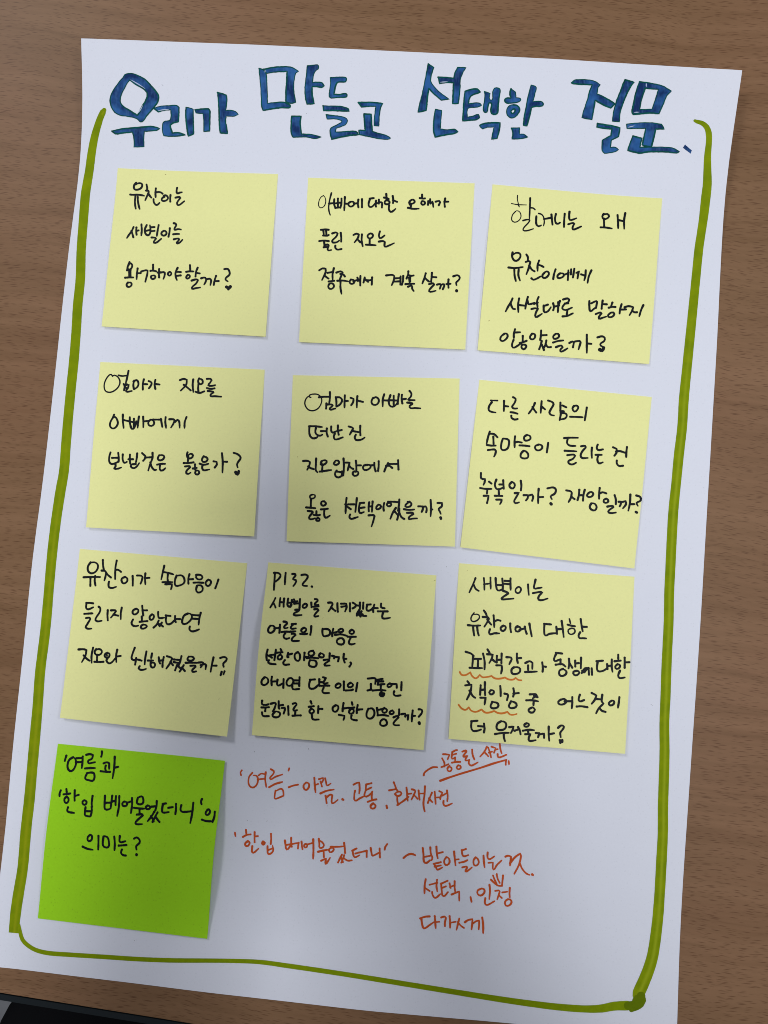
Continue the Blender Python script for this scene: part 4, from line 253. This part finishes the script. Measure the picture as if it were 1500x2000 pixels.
# olive marker border: two passes of a chisel tip leave a paler streak down the middle
def olive(name, streak):
    m, nt, b = newmat(name, (0.2, 0.26, 0.01), 0.75, 0.08)
    uv = nt.nodes.new('ShaderNodeUVMap'); uv.uv_map = 'uv'
    sep = nt.nodes.new('ShaderNodeSeparateXYZ'); nt.links.new(uv.outputs[0], sep.inputs[0])
    ab = N_(nt, 'ShaderNodeMath', operation='SUBTRACT'); nt.links.new(sep.outputs[0], ab.inputs[0]); ab.inputs[1].default_value = 0.56
    ab2 = N_(nt, 'ShaderNodeMath', operation='ABSOLUTE'); nt.links.new(ab.outputs[0], ab2.inputs[0])
    core = ramp(nt, ab2.outputs[0], 0.02, 0.22, (1, 1, 1), (0, 0, 0))
    v = coords(nt); n = noise(nt, v, 160, 3); n2 = noise(nt, coords(nt, (1, 0.1, 1)), 500, 2)
    base = mix(nt, ramp(nt, n, 0.3, 0.7), (0.178, 0.245, 0.001), (0.245, 0.312, 0.001))
    ends = N_(nt, 'ShaderNodeMath', operation='MULTIPLY'); nt.links.new(core, ends.inputs[0])
    en = ramp(nt, sep.outputs[1], streak[0], streak[1]); nt.links.new(en, ends.inputs[1])
    k = mix(nt, 1.0, ends.outputs[0], mix(nt, n2, (0.5,) * 3, (1.0,) * 3), 'MULTIPLY')
    c = mix(nt, k, base, streak[2])
    nt.links.new(c, b.inputs['Base Color']); return m
M_OLIVE_L = olive('olive_marker_ink_left', (0.30, 0.60, (0.30, 0.33, 0.006)))
M_OLIVE_R = olive('olive_marker_ink_right', (0.22, 0.38, (0.33, 0.39, 0.014)))
M_OLIVE_B = ink_mat('olive_marker_ink', (0.215, 0.288, 0.001), 0.2, 0.75, 0.08)
M_OLIVE_D = ink_mat('olive_marker_pool', (0.125, 0.180, 0.001), 0.15, 0.75, 0.08)

# beech-print laminate
GRAIN = math.radians(6.9)
def wood(name):
    m, nt, b = newmat(name, (0.2, 0.12, 0.06), 0.42, 0.15)
    base_v = coords(nt, rot=(0, 0, GRAIN))
    wob = N_(nt, 'ShaderNodeTexNoise', Scale=14.0, Detail=2.0); nt.links.new(base_v, wob.inputs['Vector'])
    add = nt.nodes.new('ShaderNodeVectorMath'); add.operation = 'MULTIPLY_ADD'
    nt.links.new(wob.outputs[1], add.inputs[0]); add.inputs[1].default_value = (0.012, 0.012, 0)
    nt.links.new(base_v, add.inputs[2])
    def flecks(sx, sy, lo, hi, keep):
        mp = nt.nodes.new('ShaderNodeMapping'); mp.inputs['Scale'].default_value = (sx, sy, 1)
        nt.links.new(add.outputs[0], mp.inputs[0])
        vo = N_(nt, 'ShaderNodeTexVoronoi', Scale=1.0, voronoi_dimensions='2D'); nt.links.new(mp.outputs[0], vo.inputs['Vector'])
        r = ramp(nt, vo.outputs['Distance'], lo, hi, (1, 1, 1), (0, 0, 0))
        s = ramp(nt, vo.outputs['Color'], keep, keep + 0.12)
        return mix(nt, 1.0, r, s, 'MULTIPLY')
    mp = nt.nodes.new('ShaderNodeMapping'); mp.inputs['Scale'].default_value = (2.2, 26, 1)
    nt.links.new(add.outputs[0], mp.inputs[0]); big = noise(nt, mp.outputs[0], 1.0, 4, 0.6)
    mp2 = nt.nodes.new('ShaderNodeMapping'); mp2.inputs['Scale'].default_value = (30, 420, 1)
    nt.links.new(add.outputs[0], mp2.inputs[0]); fine = noise(nt, mp2.outputs[0], 1.0, 3, 0.6)
    mp3 = nt.nodes.new('ShaderNodeMapping'); mp3.inputs['Scale'].default_value = (5, 130, 1)
    nt.links.new(add.outputs[0], mp3.inputs[0]); streak = noise(nt, mp3.outputs[0], 1.0, 4, 0.65)
    blot = noise(nt, base_v, 9, 2)
    c = mix(nt, ramp(nt, big, 0.3, 0.7), (0.172, 0.090, 0.042), (0.265, 0.146, 0.077))
    c = mix(nt, ramp(nt, blot, 0.35, 0.7, (0, 0, 0), (0.6, 0.6, 0.6)), c, (0.235, 0.116, 0.064))
    c = mix(nt, ramp(nt, fine, 0.35, 0.75, (0, 0, 0), (0.5, 0.5, 0.5)), c, (0.158, 0.084, 0.040))
    c = mix(nt, ramp(nt, streak, 0.40, 0.72, (0, 0, 0), (0.45, 0.45, 0.45)), c, (0.290, 0.160, 0.088))
    c = mix(nt, ramp(nt, streak, 0.25, 0.45, (0.4, 0.4, 0.4), (0, 0, 0)), c, (0.140, 0.070, 0.034))
    f1 = flecks(110, 980, 0.06, 0.24, 0.28)
    f2 = flecks(170, 1250, 0.08, 0.26, 0.40)
    f3 = flecks(48, 520, 0.03, 0.13, 0.62)
    c = mix(nt, mix(nt, 1.0, f1, (0.66,) * 3, 'MULTIPLY'), c, (0.090, 0.036, 0.017))
    c = mix(nt, mix(nt, 1.0, f2, (0.42,) * 3, 'MULTIPLY'), c, (0.095, 0.042, 0.019))
    c = mix(nt, mix(nt, 1.0, f3, (0.6,) * 3, 'MULTIPLY'), c, (0.085, 0.034, 0.016))
    nt.links.new(c, b.inputs['Base Color'])
    bump(nt, b, f1, -0.15, 0.0002)
    return m
M_WOOD = wood('beech_laminate')

# ------------------------------------------------------------------ table
ZT = -0.0005
e0 = Vector((-185.92 * MM, -186.96 * MM)); e1 = Vector((-100.96 * MM, -197.30 * MM))
d = (e1 - e0).normalized(); nrm = Vector((-d.y, d.x))            # along the front edge, into the table
def tp(s, t, z): q = e0 + d * s + nrm * t; return (q.x, q.y, z)
table = thing('table', 'wooden table with beech top and black rounded edge under the sheet', 'table',
              loc=(0, 0, -0.73))
def rel(o, parent):
    o.parent = parent; o.matrix_parent_inverse = Matrix.Translation(-parent.location)
S0, S1, T1 = -0.42, 1.05, 0.72
def prism(name, pts, z0, z1, mat, parent):
    n = len(pts); V = [(x, y, z1) for x, y in pts] + [(x, y, z0) for x, y in pts]
    F = [tuple(range(n)), tuple(range(2 * n - 1, n - 1, -1))]
    F += [(i, i + n, (i + 1) % n + n, (i + 1) % n) for i in range(n)]
    o = link(name, V, F, mat); rel(o, parent); return o
M_STEEL, _, _ = newmat('grey_steel', (0.25, 0.25, 0.26), 0.35, 0.5)
M_TRIM, nt, b = newmat('black_edge_band', (0.006, 0.010, 0.012), 0.38, 0.4)
prism('table_top', [tp(S0, 0, 0)[:2], tp(S1, 0, 0)[:2], tp(S1, T1, 0)[:2], tp(S0, T1, 0)[:2]], ZT - 0.027, ZT, M_WOOD, table)
# rounded black edge band along the front edge, following the board
V, F = [], []; prof = []
for i in range(9):
    a = math.pi / 2 - i * math.pi / 8
    prof.append((-0.0062 * math.cos(a) ** 0.7 if math.cos(a) > 1e-6 else 0.0, ZT - 0.0135 + 0.0138 * math.sin(a)))
for s in (S0, S1):
    for t, z in prof: V.append(tp(s, t - 0.0004, z))
n = len(prof)
F = [(i, i + 1, n + i + 1, n + i) for i in range(n - 1)] + [tuple(range(n)), tuple(range(2 * n - 1, n - 1, -1)), (0, n, 2 * n - 1, n - 1)]
o = link('edge_band', V, F, M_TRIM, smooth=False); rel(o, table)
for s, t in ((S0 + .06, .06), (S1 - .06, .06), (S0 + .06, T1 - .06), (S1 - .06, T1 - .06)):
    q = tp(s, t, 0); V = []; F = []
    for z in (ZT - 0.027, -0.73):
        for i in range(16):
            a = i * math.tau / 16; V.append((q[0] + .02 * math.cos(a), q[1] + .02 * math.sin(a), z))
    F = [(i, (i + 1) % 16, 16 + (i + 1) % 16, 16 + i) for i in range(16)] + [tuple(range(16, 32))]
    o = link('leg', V, F, M_STEEL, smooth=False); rel(o, table)

# floor below the table
M_FLOOR, nt, b = newmat('grey_floor', (0.20, 0.20, 0.21), 0.6, 0.3)
v = coords(nt); c = mix(nt, noise(nt, v, 40, 4), (0.16, 0.16, 0.17), (0.25, 0.25, 0.26)); nt.links.new(c, b.inputs['Base Color'])
o = link('floor', [(-4, -4, -0.731), (4, -4, -0.731), (4, 4, -0.731), (-4, 4, -0.731)], [(0, 1, 2, 3)], M_FLOOR)
o['kind'] = 'structure'

# ------------------------------------------------------------------ chair pushed up to the front edge
M_FABRIC, nt, b = newmat('black_fabric', (0.006, 0.006, 0.007), 0.95, 0.1)
bump(nt, b, noise(nt, coords(nt), 700, 2), 0.5, 0.0005)
def rbox(name, cx, cy, cz, sx, sy, sz, r, mat, parent, rotz=0.0, tilt=0.0, corner=0.0):
    bm = bmesh.new(); bmesh.ops.create_cube(bm, size=1)
    bmesh.ops.scale(bm, vec=(sx, sy, sz), verts=bm.verts)
    if corner:
        ve = [e_ for e_ in bm.edges if abs(e_.verts[0].co.z - e_.verts[1].co.z) > sz * .5]
        bmesh.ops.bevel(bm, geom=ve, offset=corner, segments=8, profile=0.5, affect='EDGES')
    ed_ = [e_ for e_ in bm.edges if not corner or (abs(e_.verts[0].co.z - e_.verts[1].co.z) < 1e-6)]
    bmesh.ops.bevel(bm, geom=ed_, offset=r, segments=4, profile=0.6, affect='EDGES')
    me = bpy.data.meshes.new(name); bm.to_mesh(me); bm.free()
    for p_ in me.polygons: p_.use_smooth = True
    me.materials.append(mat); o = bpy.data.objects.new(name, me); col.objects.link(o)
    o.parent = parent; o.location = (cx, cy, cz); o.rotation_euler = (tilt, 0, rotz); return o
CH = CHAIR_POS
chair = thing('chair', 'black padded chair below the front edge of the table', 'chair', loc=(CH[0], CH[1], -0.73))
chair.rotation_euler = (0, 0, CH[2])
rbox('seat', 0, 0, 0.44, 0.37, 0.40, 0.07, 0.014, M_FABRIC, chair, corner=0.07)
rbox('backrest', 0, -0.23, 0.74, 0.36, 0.05, 0.34, 0.024, M_FABRIC, chair, tilt=0.15)
for sx in (-1, 1):
    for sy in (-1, 1):
        rbox('leg', sx * .15, sy * .16, 0.205, 0.024, 0.024, 0.41, 0.006, M_TRIM, chair)
    rbox('back_support', sx * .12, -0.215, 0.52, 0.024, 0.02, 0.28, 0.006, M_TRIM, chair)

# ------------------------------------------------------------------ the phone that takes the picture, just behind the lens
M_PHONE, _, _ = newmat('black_phone_shell', (0.01, 0.01, 0.012), 0.35, 0.5)
M_SCREEN, _, _ = newmat('phone_screen_glass', (0.02, 0.02, 0.025), 0.08, 0.5)
phone = thing('smartphone', 'black smartphone held above the sheet', 'smartphone')
phone.matrix_world = Matrix.Translation((0, 0, CAM_H)) @ CAM_ROT @ Matrix.Translation((-0.022, -0.058, 0.0075))
def ppart(name, x, y, z, sx, sy, sz, r, mat):
    o = rbox(name, x, y, z, sx, sy, sz, r, mat, phone); return o
ppart('body', 0, 0, 0, 0.074, 0.150, 0.008, 0.0035, M_PHONE)
ppart('screen', 0, 0, 0.0042, 0.069, 0.145, 0.0012, 0.0005, M_SCREEN)
ppart('camera_bump', 0.018, 0.054, -0.0043, 0.030, 0.030, 0.0018, 0.0008, M_PHONE)

# ------------------------------------------------------------------ the person holding it: bent over the near edge of the table
M_SKIN, _, _ = newmat('skin', (0.48, 0.28, 0.19), 0.5, 0.4)
M_SWEATER, nt, b = newmat('dark_sweater', (0.03, 0.035, 0.05), 0.95, 0.1)
M_HAIR, _, _ = newmat('black_hair', (0.012, 0.010, 0.009), 0.5, 0.4)
person = thing('person', 'person in a dark sweater bending over the table with a phone', 'person', loc=(0.10, -0.42, -0.73))
def skin(name, J, chains, mat, root=0, sub=2, holder=None):
    keys = list(J); ix = {k_: i for i, k_ in enumerate(keys)}
    me = bpy.data.meshes.new(name)
    ed = [(ix[a], ix[b_]) for ch in chains for a, b_ in zip(ch, ch[1:])]
    me.from_pydata([J[k_][:3] for k_ in keys], ed, []); me.update()
    o = bpy.data.objects.new(name, me); col.objects.link(o)
    m = o.modifiers.new('Skin', 'SKIN'); m.use_smooth_shade = True
    sv = me.skin_vertices
    if not sv:
        bm = bmesh.new(); bm.from_mesh(me); lay = bm.verts.layers.skin.verify()
        for v_ in bm.verts: v_[lay].use_root = v_.index == root
        bm.to_mesh(me); bm.free(); sv = me.skin_vertices
    for i, k_ in enumerate(keys):
        r = J[k_][3]; sv[0].data[i].radius = (r, r) if isinstance(r, float) else r
        sv[0].data[i].use_root = i == root
    m2 = o.modifiers.new('Subdivision', 'SUBSURF'); m2.levels = sub; m2.render_levels = sub
    me.materials.append(mat)
    o.parent = holder or person; o.matrix_parent_inverse = Matrix.Translation(-person.location)
    return o
J = dict(chest=(.09, -.37, .44, .07), neck=(.065, -.31, .62, .052), jaw=(.055, -.275, .70, .066), face=(.05, -.26, .76, .082), crown=(.048, -.275, .82, .075))
CH_ = [['chest', 'neck', 'jaw', 'face', 'crown']]
for sd, hx, ex in (('l', -.066, -.115), ('r', .022, .13)):
    q = 1 if sd == 'l' else -1
    J.update({'sh' + sd: (.09 - q * .13, -.35, .52, .05), 'el' + sd: (ex, -.35, .33, .038), 'wr' + sd: (hx - q * .012, -.175, .345, .026),
              'pa' + sd: (hx - q * .006, -.125, .352, .024), 'kn' + sd: (hx - q * .004, -.09, .356, .018)})
    CH_.append(['chest', 'sh' + sd, 'el' + sd, 'wr' + sd, 'pa' + sd, 'kn' + sd])
    for i_ in range(4):            # four fingers curl behind the phone, the thumb lies on the screen
        y0 = -.130 + i_ * .021
        J.update({'a%s%d' % (sd, i_): (hx - q * .002, y0 + .003, .356, .0085), 'b%s%d' % (sd, i_): (hx + q * .004, y0 + .008, .349, .008),
                  'c%s%d' % (sd, i_): (hx + q * (.021 + .003 * (i_ % 3)), y0 + .012, .3475, .007)})
        CH_.append(['pa' + sd if i_ < 2 else 'kn' + sd] + ['%s%s%d' % (c_, sd, i_) for c_ in 'abc'])
    J.update({'t' + sd: (hx + q * .004, -.118, .372, .010), 'u' + sd: (hx + q * .022, -.095, .380, .0085)})
    CH_.append(['pa' + sd, 't' + sd, 'u' + sd])
body = skin('body', J, CH_, M_SKIN)
JS = dict(hip=(.26, -.44, .16, (.15, .11)), waist=(.21, -.42, .30, (.14, .11)), chest=(.12, -.38, .46, (.16, .12)), collar=(.072, -.335, .585, .07),
          shl=(-.06, -.35, .535, .066), ell=(-.12, -.355, .33, .052), wrl=(-.082, -.20, .342, .034),
          shr=(.24, -.35, .535, .066), elr=(.135, -.355, .33, .052), wrr=(.050, -.20, .342, .036))
skin('sweater', JS, [['hip', 'waist', 'chest', 'collar'], ['chest', 'shl', 'ell', 'wrl'], ['chest', 'shr', 'elr', 'wrr']], M_SWEATER)
JT = dict(hip=(.26, -.45, .12, (.15, .11)), kl=(.17, -.45, -.28, .07), al=(.16, -.47, -.65, .055), kr=(.36, -.45, -.28, .07), ar=(.37, -.47, -.65, .055), hl=(.19, -.45, .0, .085), hr=(.33, -.45, .0, .085))
skin('trousers', JT, [['hip', 'hl', 'kl', 'al'], ['hip', 'hr', 'kr', 'ar']], M_FABRIC)
for sx in (0.16, 0.37):
    o = rbox('shoe', sx - .10, .02, .035, .09, .26, .07, .03, M_TRIM, person)
JH = dict(a=(.045, -.285, .83, .083), b=(.05, -.325, .78, .075), c=(.06, -.345, .71, .062))
skin('hair', JH, [['a', 'b', 'c']], M_HAIR)
JN = dict(a=(.048, -.195, .775, .010), b=(.050, -.178, .752, .014), c=(.052, -.186, .738, .012))
skin('nose', JN, [['a', 'b', 'c']], M_SKIN)
for sx in (-.083, .083):
    rbox('ear', .05 - .10 + sx, .145, 1.485, .014, .035, .055, .006, M_SKIN, person)

# ------------------------------------------------------------------ the big paper sheet
sheet = thing('paper_sheet', 'large white paper sheet with blue title lettering and olive green border on the table', 'poster')
E = SHEET_EDGES; NSH = len(E['top']); G = 72
def ev(name, t):
    a = E[name]; f = t * (len(a) - 1); i = min(int(f), len(a) - 2); f -= i
    return Vector((a[i][0] + (a[i + 1][0] - a[i][0]) * f, a[i][1] + (a[i + 1][1] - a[i][1]) * f))
P00, P10, P11, P01 = ev('top', 0), ev('top', 1), ev('right', 1), ev('left', 1)
V = []; GX, GY = 60, 84
for j in range(GY + 1):
    v_ = j / GY
    for i in range(GX + 1):
        u_ = i / GX
        q = (1 - v_) * ev('top', u_) + v_ * ev('bottom', u_) + (1 - u_) * ev('left', v_) + u_ * ev('right', v_) \
            - ((1 - u_) * (1 - v_) * P00 + u_ * (1 - v_) * P10 + u_ * v_ * P11 + (1 - u_) * v_ * P01)
        V.append((q.x * MM, q.y * MM, zsheet(q.x, q.y) * MM))
def slab(V, nx, ny, th):
    n = len(V); W = V + [(x, y, z - th) for x, y, z in V]; F = []
    idx = lambda i, j: j * (nx + 1) + i
    for j in range(ny):
        for i in range(nx):
            a, b_, c_, d_ = idx(i, j), idx(i + 1, j), idx(i + 1, j + 1), idx(i, j + 1)
            F.append((a, d_, c_, b_)); F.append((a + n, b_ + n, c_ + n, d_ + n))
    ring = [idx(i, 0) for i in range(nx)] + [idx(nx, j) for j in range(ny)] + [idx(i, ny) for i in range(nx, 0, -1)] + [idx(0, j) for j in range(ny, 0, -1)]
    for k in range(len(ring)):
        a, b_ = ring[k], ring[(k + 1) % len(ring)]
        F.append((a, b_, b_ + n, a + n))
    return W, F
W, F = slab(V, GX, GY, 0.00025)
link('sheet', W, F, M_PAPER, sheet)

# ------------------------------------------------------------------ strokes of ink
def parse(s):
    out = []
    for tk in s.split():
        c_ = tk.endswith('!'); a_, b_ = tk.rstrip('!').split(',')[:2]
        out.append((float(a_) / 20, float(b_) / 20, c_))
    return out
def spline(pts, closed, step=0.55):
    """Catmull-Rom through pts, broken at the flagged corners; millimetres."""
    n = len(pts); out = []
    seg = n if closed else n - 1
    for i in range(seg):
        p1, p2 = pts[i], pts[(i + 1) % n]
        p0 = pts[(i - 1) % n] if (closed or i > 0) else p1
        p3 = pts[(i + 2) % n] if (closed or i + 2 < n) else p2
        L = math.hypot(p2[0] - p1[0], p2[1] - p1[1])
        def tang(a, b_, corner, m):
            if corner: return ((p2[0] - p1[0]), (p2[1] - p1[1]))
            t = ((b_[0] - a[0]), (b_[1] - a[1])); l = math.hypot(*t) or 1
            la = math.hypot(m[0] - a[0], m[1] - a[1]); lb = math.hypot(b_[0] - m[0], b_[1] - m[1])
            return (t[0] / l * L, t[1] / l * L)
        m1 = tang(p0, p2, p1[2] or p0 is p1, p1); m2 = tang(p1, p3, p2[2] or p3 is p2, p2)
        k = max(2, int(L / step))
        for j in range(k):
            t = j / k; h00 = 2*t**3 - 3*t*t + 1; h10 = t**3 - 2*t*t + t; h01 = -2*t**3 + 3*t*t; h11 = t**3 - t*t
            out.append((h00*p1[0] + h10*m1[0] + h01*p2[0] + h11*m2[0], h00*p1[1] + h10*m1[1] + h01*p2[1] + h11*m2[1]))
    if not closed: out.append(pts[-1][:2])
    return out
class Ink:
    def __init__(s, zf, off=0.06): s.V = []; s.F = []; s.zf = zf; s.off = off; s.k = 0; s.UV = []
    def put(s, x, y, dz, uv=(0, 0)):
        s.V.append((x * MM, y * MM, (s.zf(x, y) + s.off + dz) * MM)); s.UV.append(uv); return len(s.V) - 1
    def ribbon(s, P, W, caps=True):
        dz = 0.004 * (s.k % 7); s.k += 1
        n = len(P); L = []; R = []; acc = 0; tot = sum(math.dist(P[i], P[i + 1]) for i in range(n - 1)) or 1
        T = []
        for i in range(n):
            a, b_ = P[max(i - 1, 0)], P[min(i + 1, n - 1)]
            l = math.dist(a, b_) or 1; T.append(((b_[0] - a[0]) / l, (b_[1] - a[1]) / l))
        for i in range(n):
            if i: acc += math.dist(P[i - 1], P[i])
            w = W[i] / 2; tx, ty = T[i]
            L.append(s.put(P[i][0] - ty * w, P[i][1] + tx * w, dz + 0.02 * acc / tot, (1, acc / tot)))
            R.append(s.put(P[i][0] + ty * w, P[i][1] - tx * w, dz + 0.02 * acc / tot, (0, acc / tot)))
        for i in range(n - 1): s.F.append((R[i], R[i + 1], L[i + 1], L[i]))
        if caps:
            for e, sg in ((0, -1), (n - 1, 1)):
                w = W[e] / 2; tx, ty = T[e]; ring = []
                for q in range(1, 8):
                    a = q * math.pi / 8      # from right side round to left side
                    cx, sn = math.cos(a), math.sin(a)
                    ring.append(s.put(P[e][0] + ty * w * cx + sg * tx * w * sn, P[e][1] - tx * w * cx + sg * ty * w * sn, dz + (0.02 if e else 0), (0.5 - cx * 0.5, acc / tot if e else 0)))
                f = [R[e]] + ring + [L[e]]
                s.F.append(tuple(f) if sg > 0 else tuple(reversed(f)))
    def build(s, name, mat, parent): return link(name, s.V, s.F, mat, parent, s.UV)
def pen(ink, pts, w, rnd):
    P = spline(pts, False)
    n = len(P); ph = rnd.random() * 6
    W = []
    for i in range(n):
        t = i / max(n - 1, 1)
        k = 1.0 + 0.07 * math.sin(ph + t * 5) + 0.05 * math.sin(ph * 3 + t * 17)
        if t < 0.12: k *= 1.08
        if t > 0.8 and n > 8: k *= 1 - 0.22 * (t - 0.8) / 0.2
        W.append(w * k)
    if n == 2 and math.dist(P[0], P[1]) < 0.01: P[1] = (P[0][0] + 0.2, P[0][1])
    ink.ribbon(P, W)

# title: every blue filled stroke with its dark green contour
rnd = random.Random(7)
fills = []
for ln in TITLE.strip().splitlines():
    kd, rest = ln[0], ln[2:]
    pts = parse(rest)
    if kd in 'PD': fills.append([kd, pts, []])
    elif kd == 'H': fills[-1][2].append(pts)
    elif kd == 'L': fills.append(['L', pts, []])
def jag(loop, amp):
    return [(x + rnd.uniform(-amp, amp), y + rnd.uniform(-amp, amp)) for x, y in loop]
letters = []
for kd, pts, holes in fills:
    if kd == 'L': continue
    loops = [jag(spline(pts, True, 0.7), 0.06)] + [jag(spline(hh, True, 0.7), 0.05) for hh in holes]
    tri = tessellate_polygon([[Vector((x, y, 0)) for x, y in lp] for lp in loops])
    flat = [q for lp in loops for q in lp]
    z0 = 0.05 + 0.01 * (len(letters) % 4)
    V = [(x * MM, y * MM, (zsheet(x, y) + z0) * MM) for x, y in flat]
    F = []
    for t in tri:
        a, b_, c_ = (flat[i] for i in t)
        ar = (b_[0] - a[0]) * (c_[1] - a[1]) - (b_[1] - a[1]) * (c_[0] - a[0])
        if abs(ar) > 1e-6: F.append(tuple(t) if ar > 0 else tuple(reversed(t)))
    lo = link('letter_stroke', V, F, M_BLUE, sheet); letters.append(lo)
    if kd == 'P':
        ink = Ink(zsheet, 0.10)
        for lp in loops:
            P = lp + [lp[0]]; ph = rnd.random() * 6
            ink.ribbon(P, [0.60 + 0.18 * math.sin(ph + i * 0.11) + rnd.uniform(-.03, .03) for i in range(len(P))])
        ink.build('outline', M_OUTL, lo)
for kd, pts, holes in fills:
    if kd == 'L':
        ink = Ink(zsheet, 0.16)
        P = spline(pts, False); n = len(P)
        ink.ribbon(P, [0.12 + 0.34 * math.sin(math.pi * i / (n - 1)) for i in range(n)])
        ink.build('uninked_gap', M_GAP, sheet)

# olive border lines
for i, s in enumerate(BORDER):
    pts = [tuple(float(q) for q in t.split(',')) for t in s.split()]
    P = [(a / 20, b_ / 20, False) for a, b_, _ in pts]; Wp = [w / 100 for *_, w in pts]
    D_ = spline(P, False, 1.2)
    acc = [0]
    for a, b_ in zip(P, P[1:]): acc.append(acc[-1] + math.dist(a[:2], b_[:2]))
    W = []; s_ = 0; j = 0
    for q in range(len(D_)):
        if q: s_ += math.dist(D_[q - 1], D_[q])
        while j < len(acc) - 2 and s_ > acc[j + 1]: j += 1
        t = min(max((s_ - acc[j]) / (acc[j + 1] - acc[j]), 0), 1)
        W.append((Wp[j] + (Wp[j + 1] - Wp[j]) * t) * (1 + rnd.uniform(-.012, .012)))
    ink = Ink(zsheet, 0.05 + 0.02 * i)
    ink.ribbon(D_, W, caps=(i != 0))
    if i == 0: ink.ribbon(D_[:3], W[:3])
    ink.build('border_line', (M_OLIVE_L, M_OLIVE_R, M_OLIVE_B, M_OLIVE_D, M_OLIVE_D)[i], sheet)

def writing(key, zf, mat, parent, label):
    for line in INK[key]:
        ink = Ink(zf, 0.07)
        for st in line.split('|'):
            w, rest = st.split(' ', 1); pen(ink, parse(rest), float(w) / 100, rnd)
        o = ink.build('handwriting', mat, parent); o['label'] = label
writing('red', zsheet, M_RED, sheet, 'red handwriting')

# tiny specks and fibres on the sheet
def dust(pts, zf, parent, mat, name='speck'):
    for (x, y, l, a) in pts:
        ink = Ink(zf, 0.05); ink.ribbon([(x, y), (x + l * math.cos(a) / 2, y + l * math.sin(a) / 2 + .06), (x + l * math.cos(a), y + l * math.sin(a))], [.10, .18, .08])
        ink.build(name, mat, parent)
M_DUST = ink_mat('grey_dust', (0.22, 0.22, 0.24), 0.3, 0.9)
M_CRUMB = ink_mat('brown_speck', (0.25, 0.17, 0.05), 0.3, 0.9)
dust([q[1:] for q in SPECKS if q[0] == 0], zsheet, sheet, M_DUST)

# ------------------------------------------------------------------ sticky notes
NOTE_LABELS = {
 1: 'yellow sticky note with three short lines of handwriting, leftmost of the top row',
 2: 'yellow sticky note with three lines of handwriting, middle of the top row',
 3: 'yellow sticky note with four lines of large handwriting, upper right near the border',
 4: 'leftmost yellow sticky note of the second row, directly under the top left note',
 5: 'yellow sticky note at the centre of the sheet, its writing starting with a circle',
 6: 'tilted yellow sticky note with two question marks, rightmost of the second row',
 7: 'yellow sticky note directly above the green one, its lower right corner curling up',
 8: 'yellow sticky note starting with P132, covered in six lines of small writing',
 9: 'yellow sticky note with two words underlined by orange wavy lines',
 10: 'bright green sticky note at the lower left of the sheet',
}
def bil(c_, u, v_): return [(1-u)*(1-v_)*c_[0][i] + u*(1-v_)*c_[1][i] + u*v_*c_[2][i] + (1-u)*v_*c_[3][i] for i in (0, 1)]
def inv(c_, x, y):
    u = v_ = 0.5
    for _ in range(8):
        p = bil(c_, u, v_); ex, ey = p[0] - x, p[1] - y
        du = [(1-v_)*(c_[1][i]-c_[0][i]) + v_*(c_[2][i]-c_[3][i]) for i in (0, 1)]
        dv = [(1-u)*(c_[3][i]-c_[0][i]) + u*(c_[2][i]-c_[1][i]) for i in (0, 1)]
        det = du[0]*dv[1] - du[1]*dv[0]
        u -= (ex*dv[1] - ey*dv[0]) / det; v_ -= (du[0]*ey - du[1]*ex) / det
    return u, v_
for k in range(1, 11):
    c_ = NOTE_CORNERS[k]
    root = thing('sticky_note', NOTE_LABELS[k], 'sticky note', 'sticky notes stuck on the paper sheet')
    V = []; n = 30
    for j in range(n + 1):
        for i in range(n + 1):
            u, v_ = i / n, j / n; x, y = bil(c_, u, v_)
            V.append((x * MM, y * MM, (zsheet(x, y) + znote(k, u, v_)) * MM))
    W, F = slab(V, n, n, 0.0001)
    link('note_paper', W, F, M_GREEN if k == 10 else M_YELLOW, root)
    def zf(x, y, k=k, c_=c_):
        u, v_ = inv(c_, x, y); u = min(max(u, 0), 1); v_ = min(max(v_, 0), 1)
        return zsheet(x, y) + znote(k, u, v_)
    dust([q[1:] for q in SPECKS if q[0] == k], zf, root, M_CRUMB)
    writing('n%d' % k, zf, M_BLACK, root, 'black handwriting')
    if k == 9:
        for line in INK['n9red']:
            ink = Ink(zf, 0.07)
            for st in line.split('|'):
                w, rest = st.split(' ', 1); pen(ink, parse(rest), float(w) / 100, rnd)
            o = ink.build('wavy_underline', M_ORANGE, root); o['label'] = 'orange wavy underline'
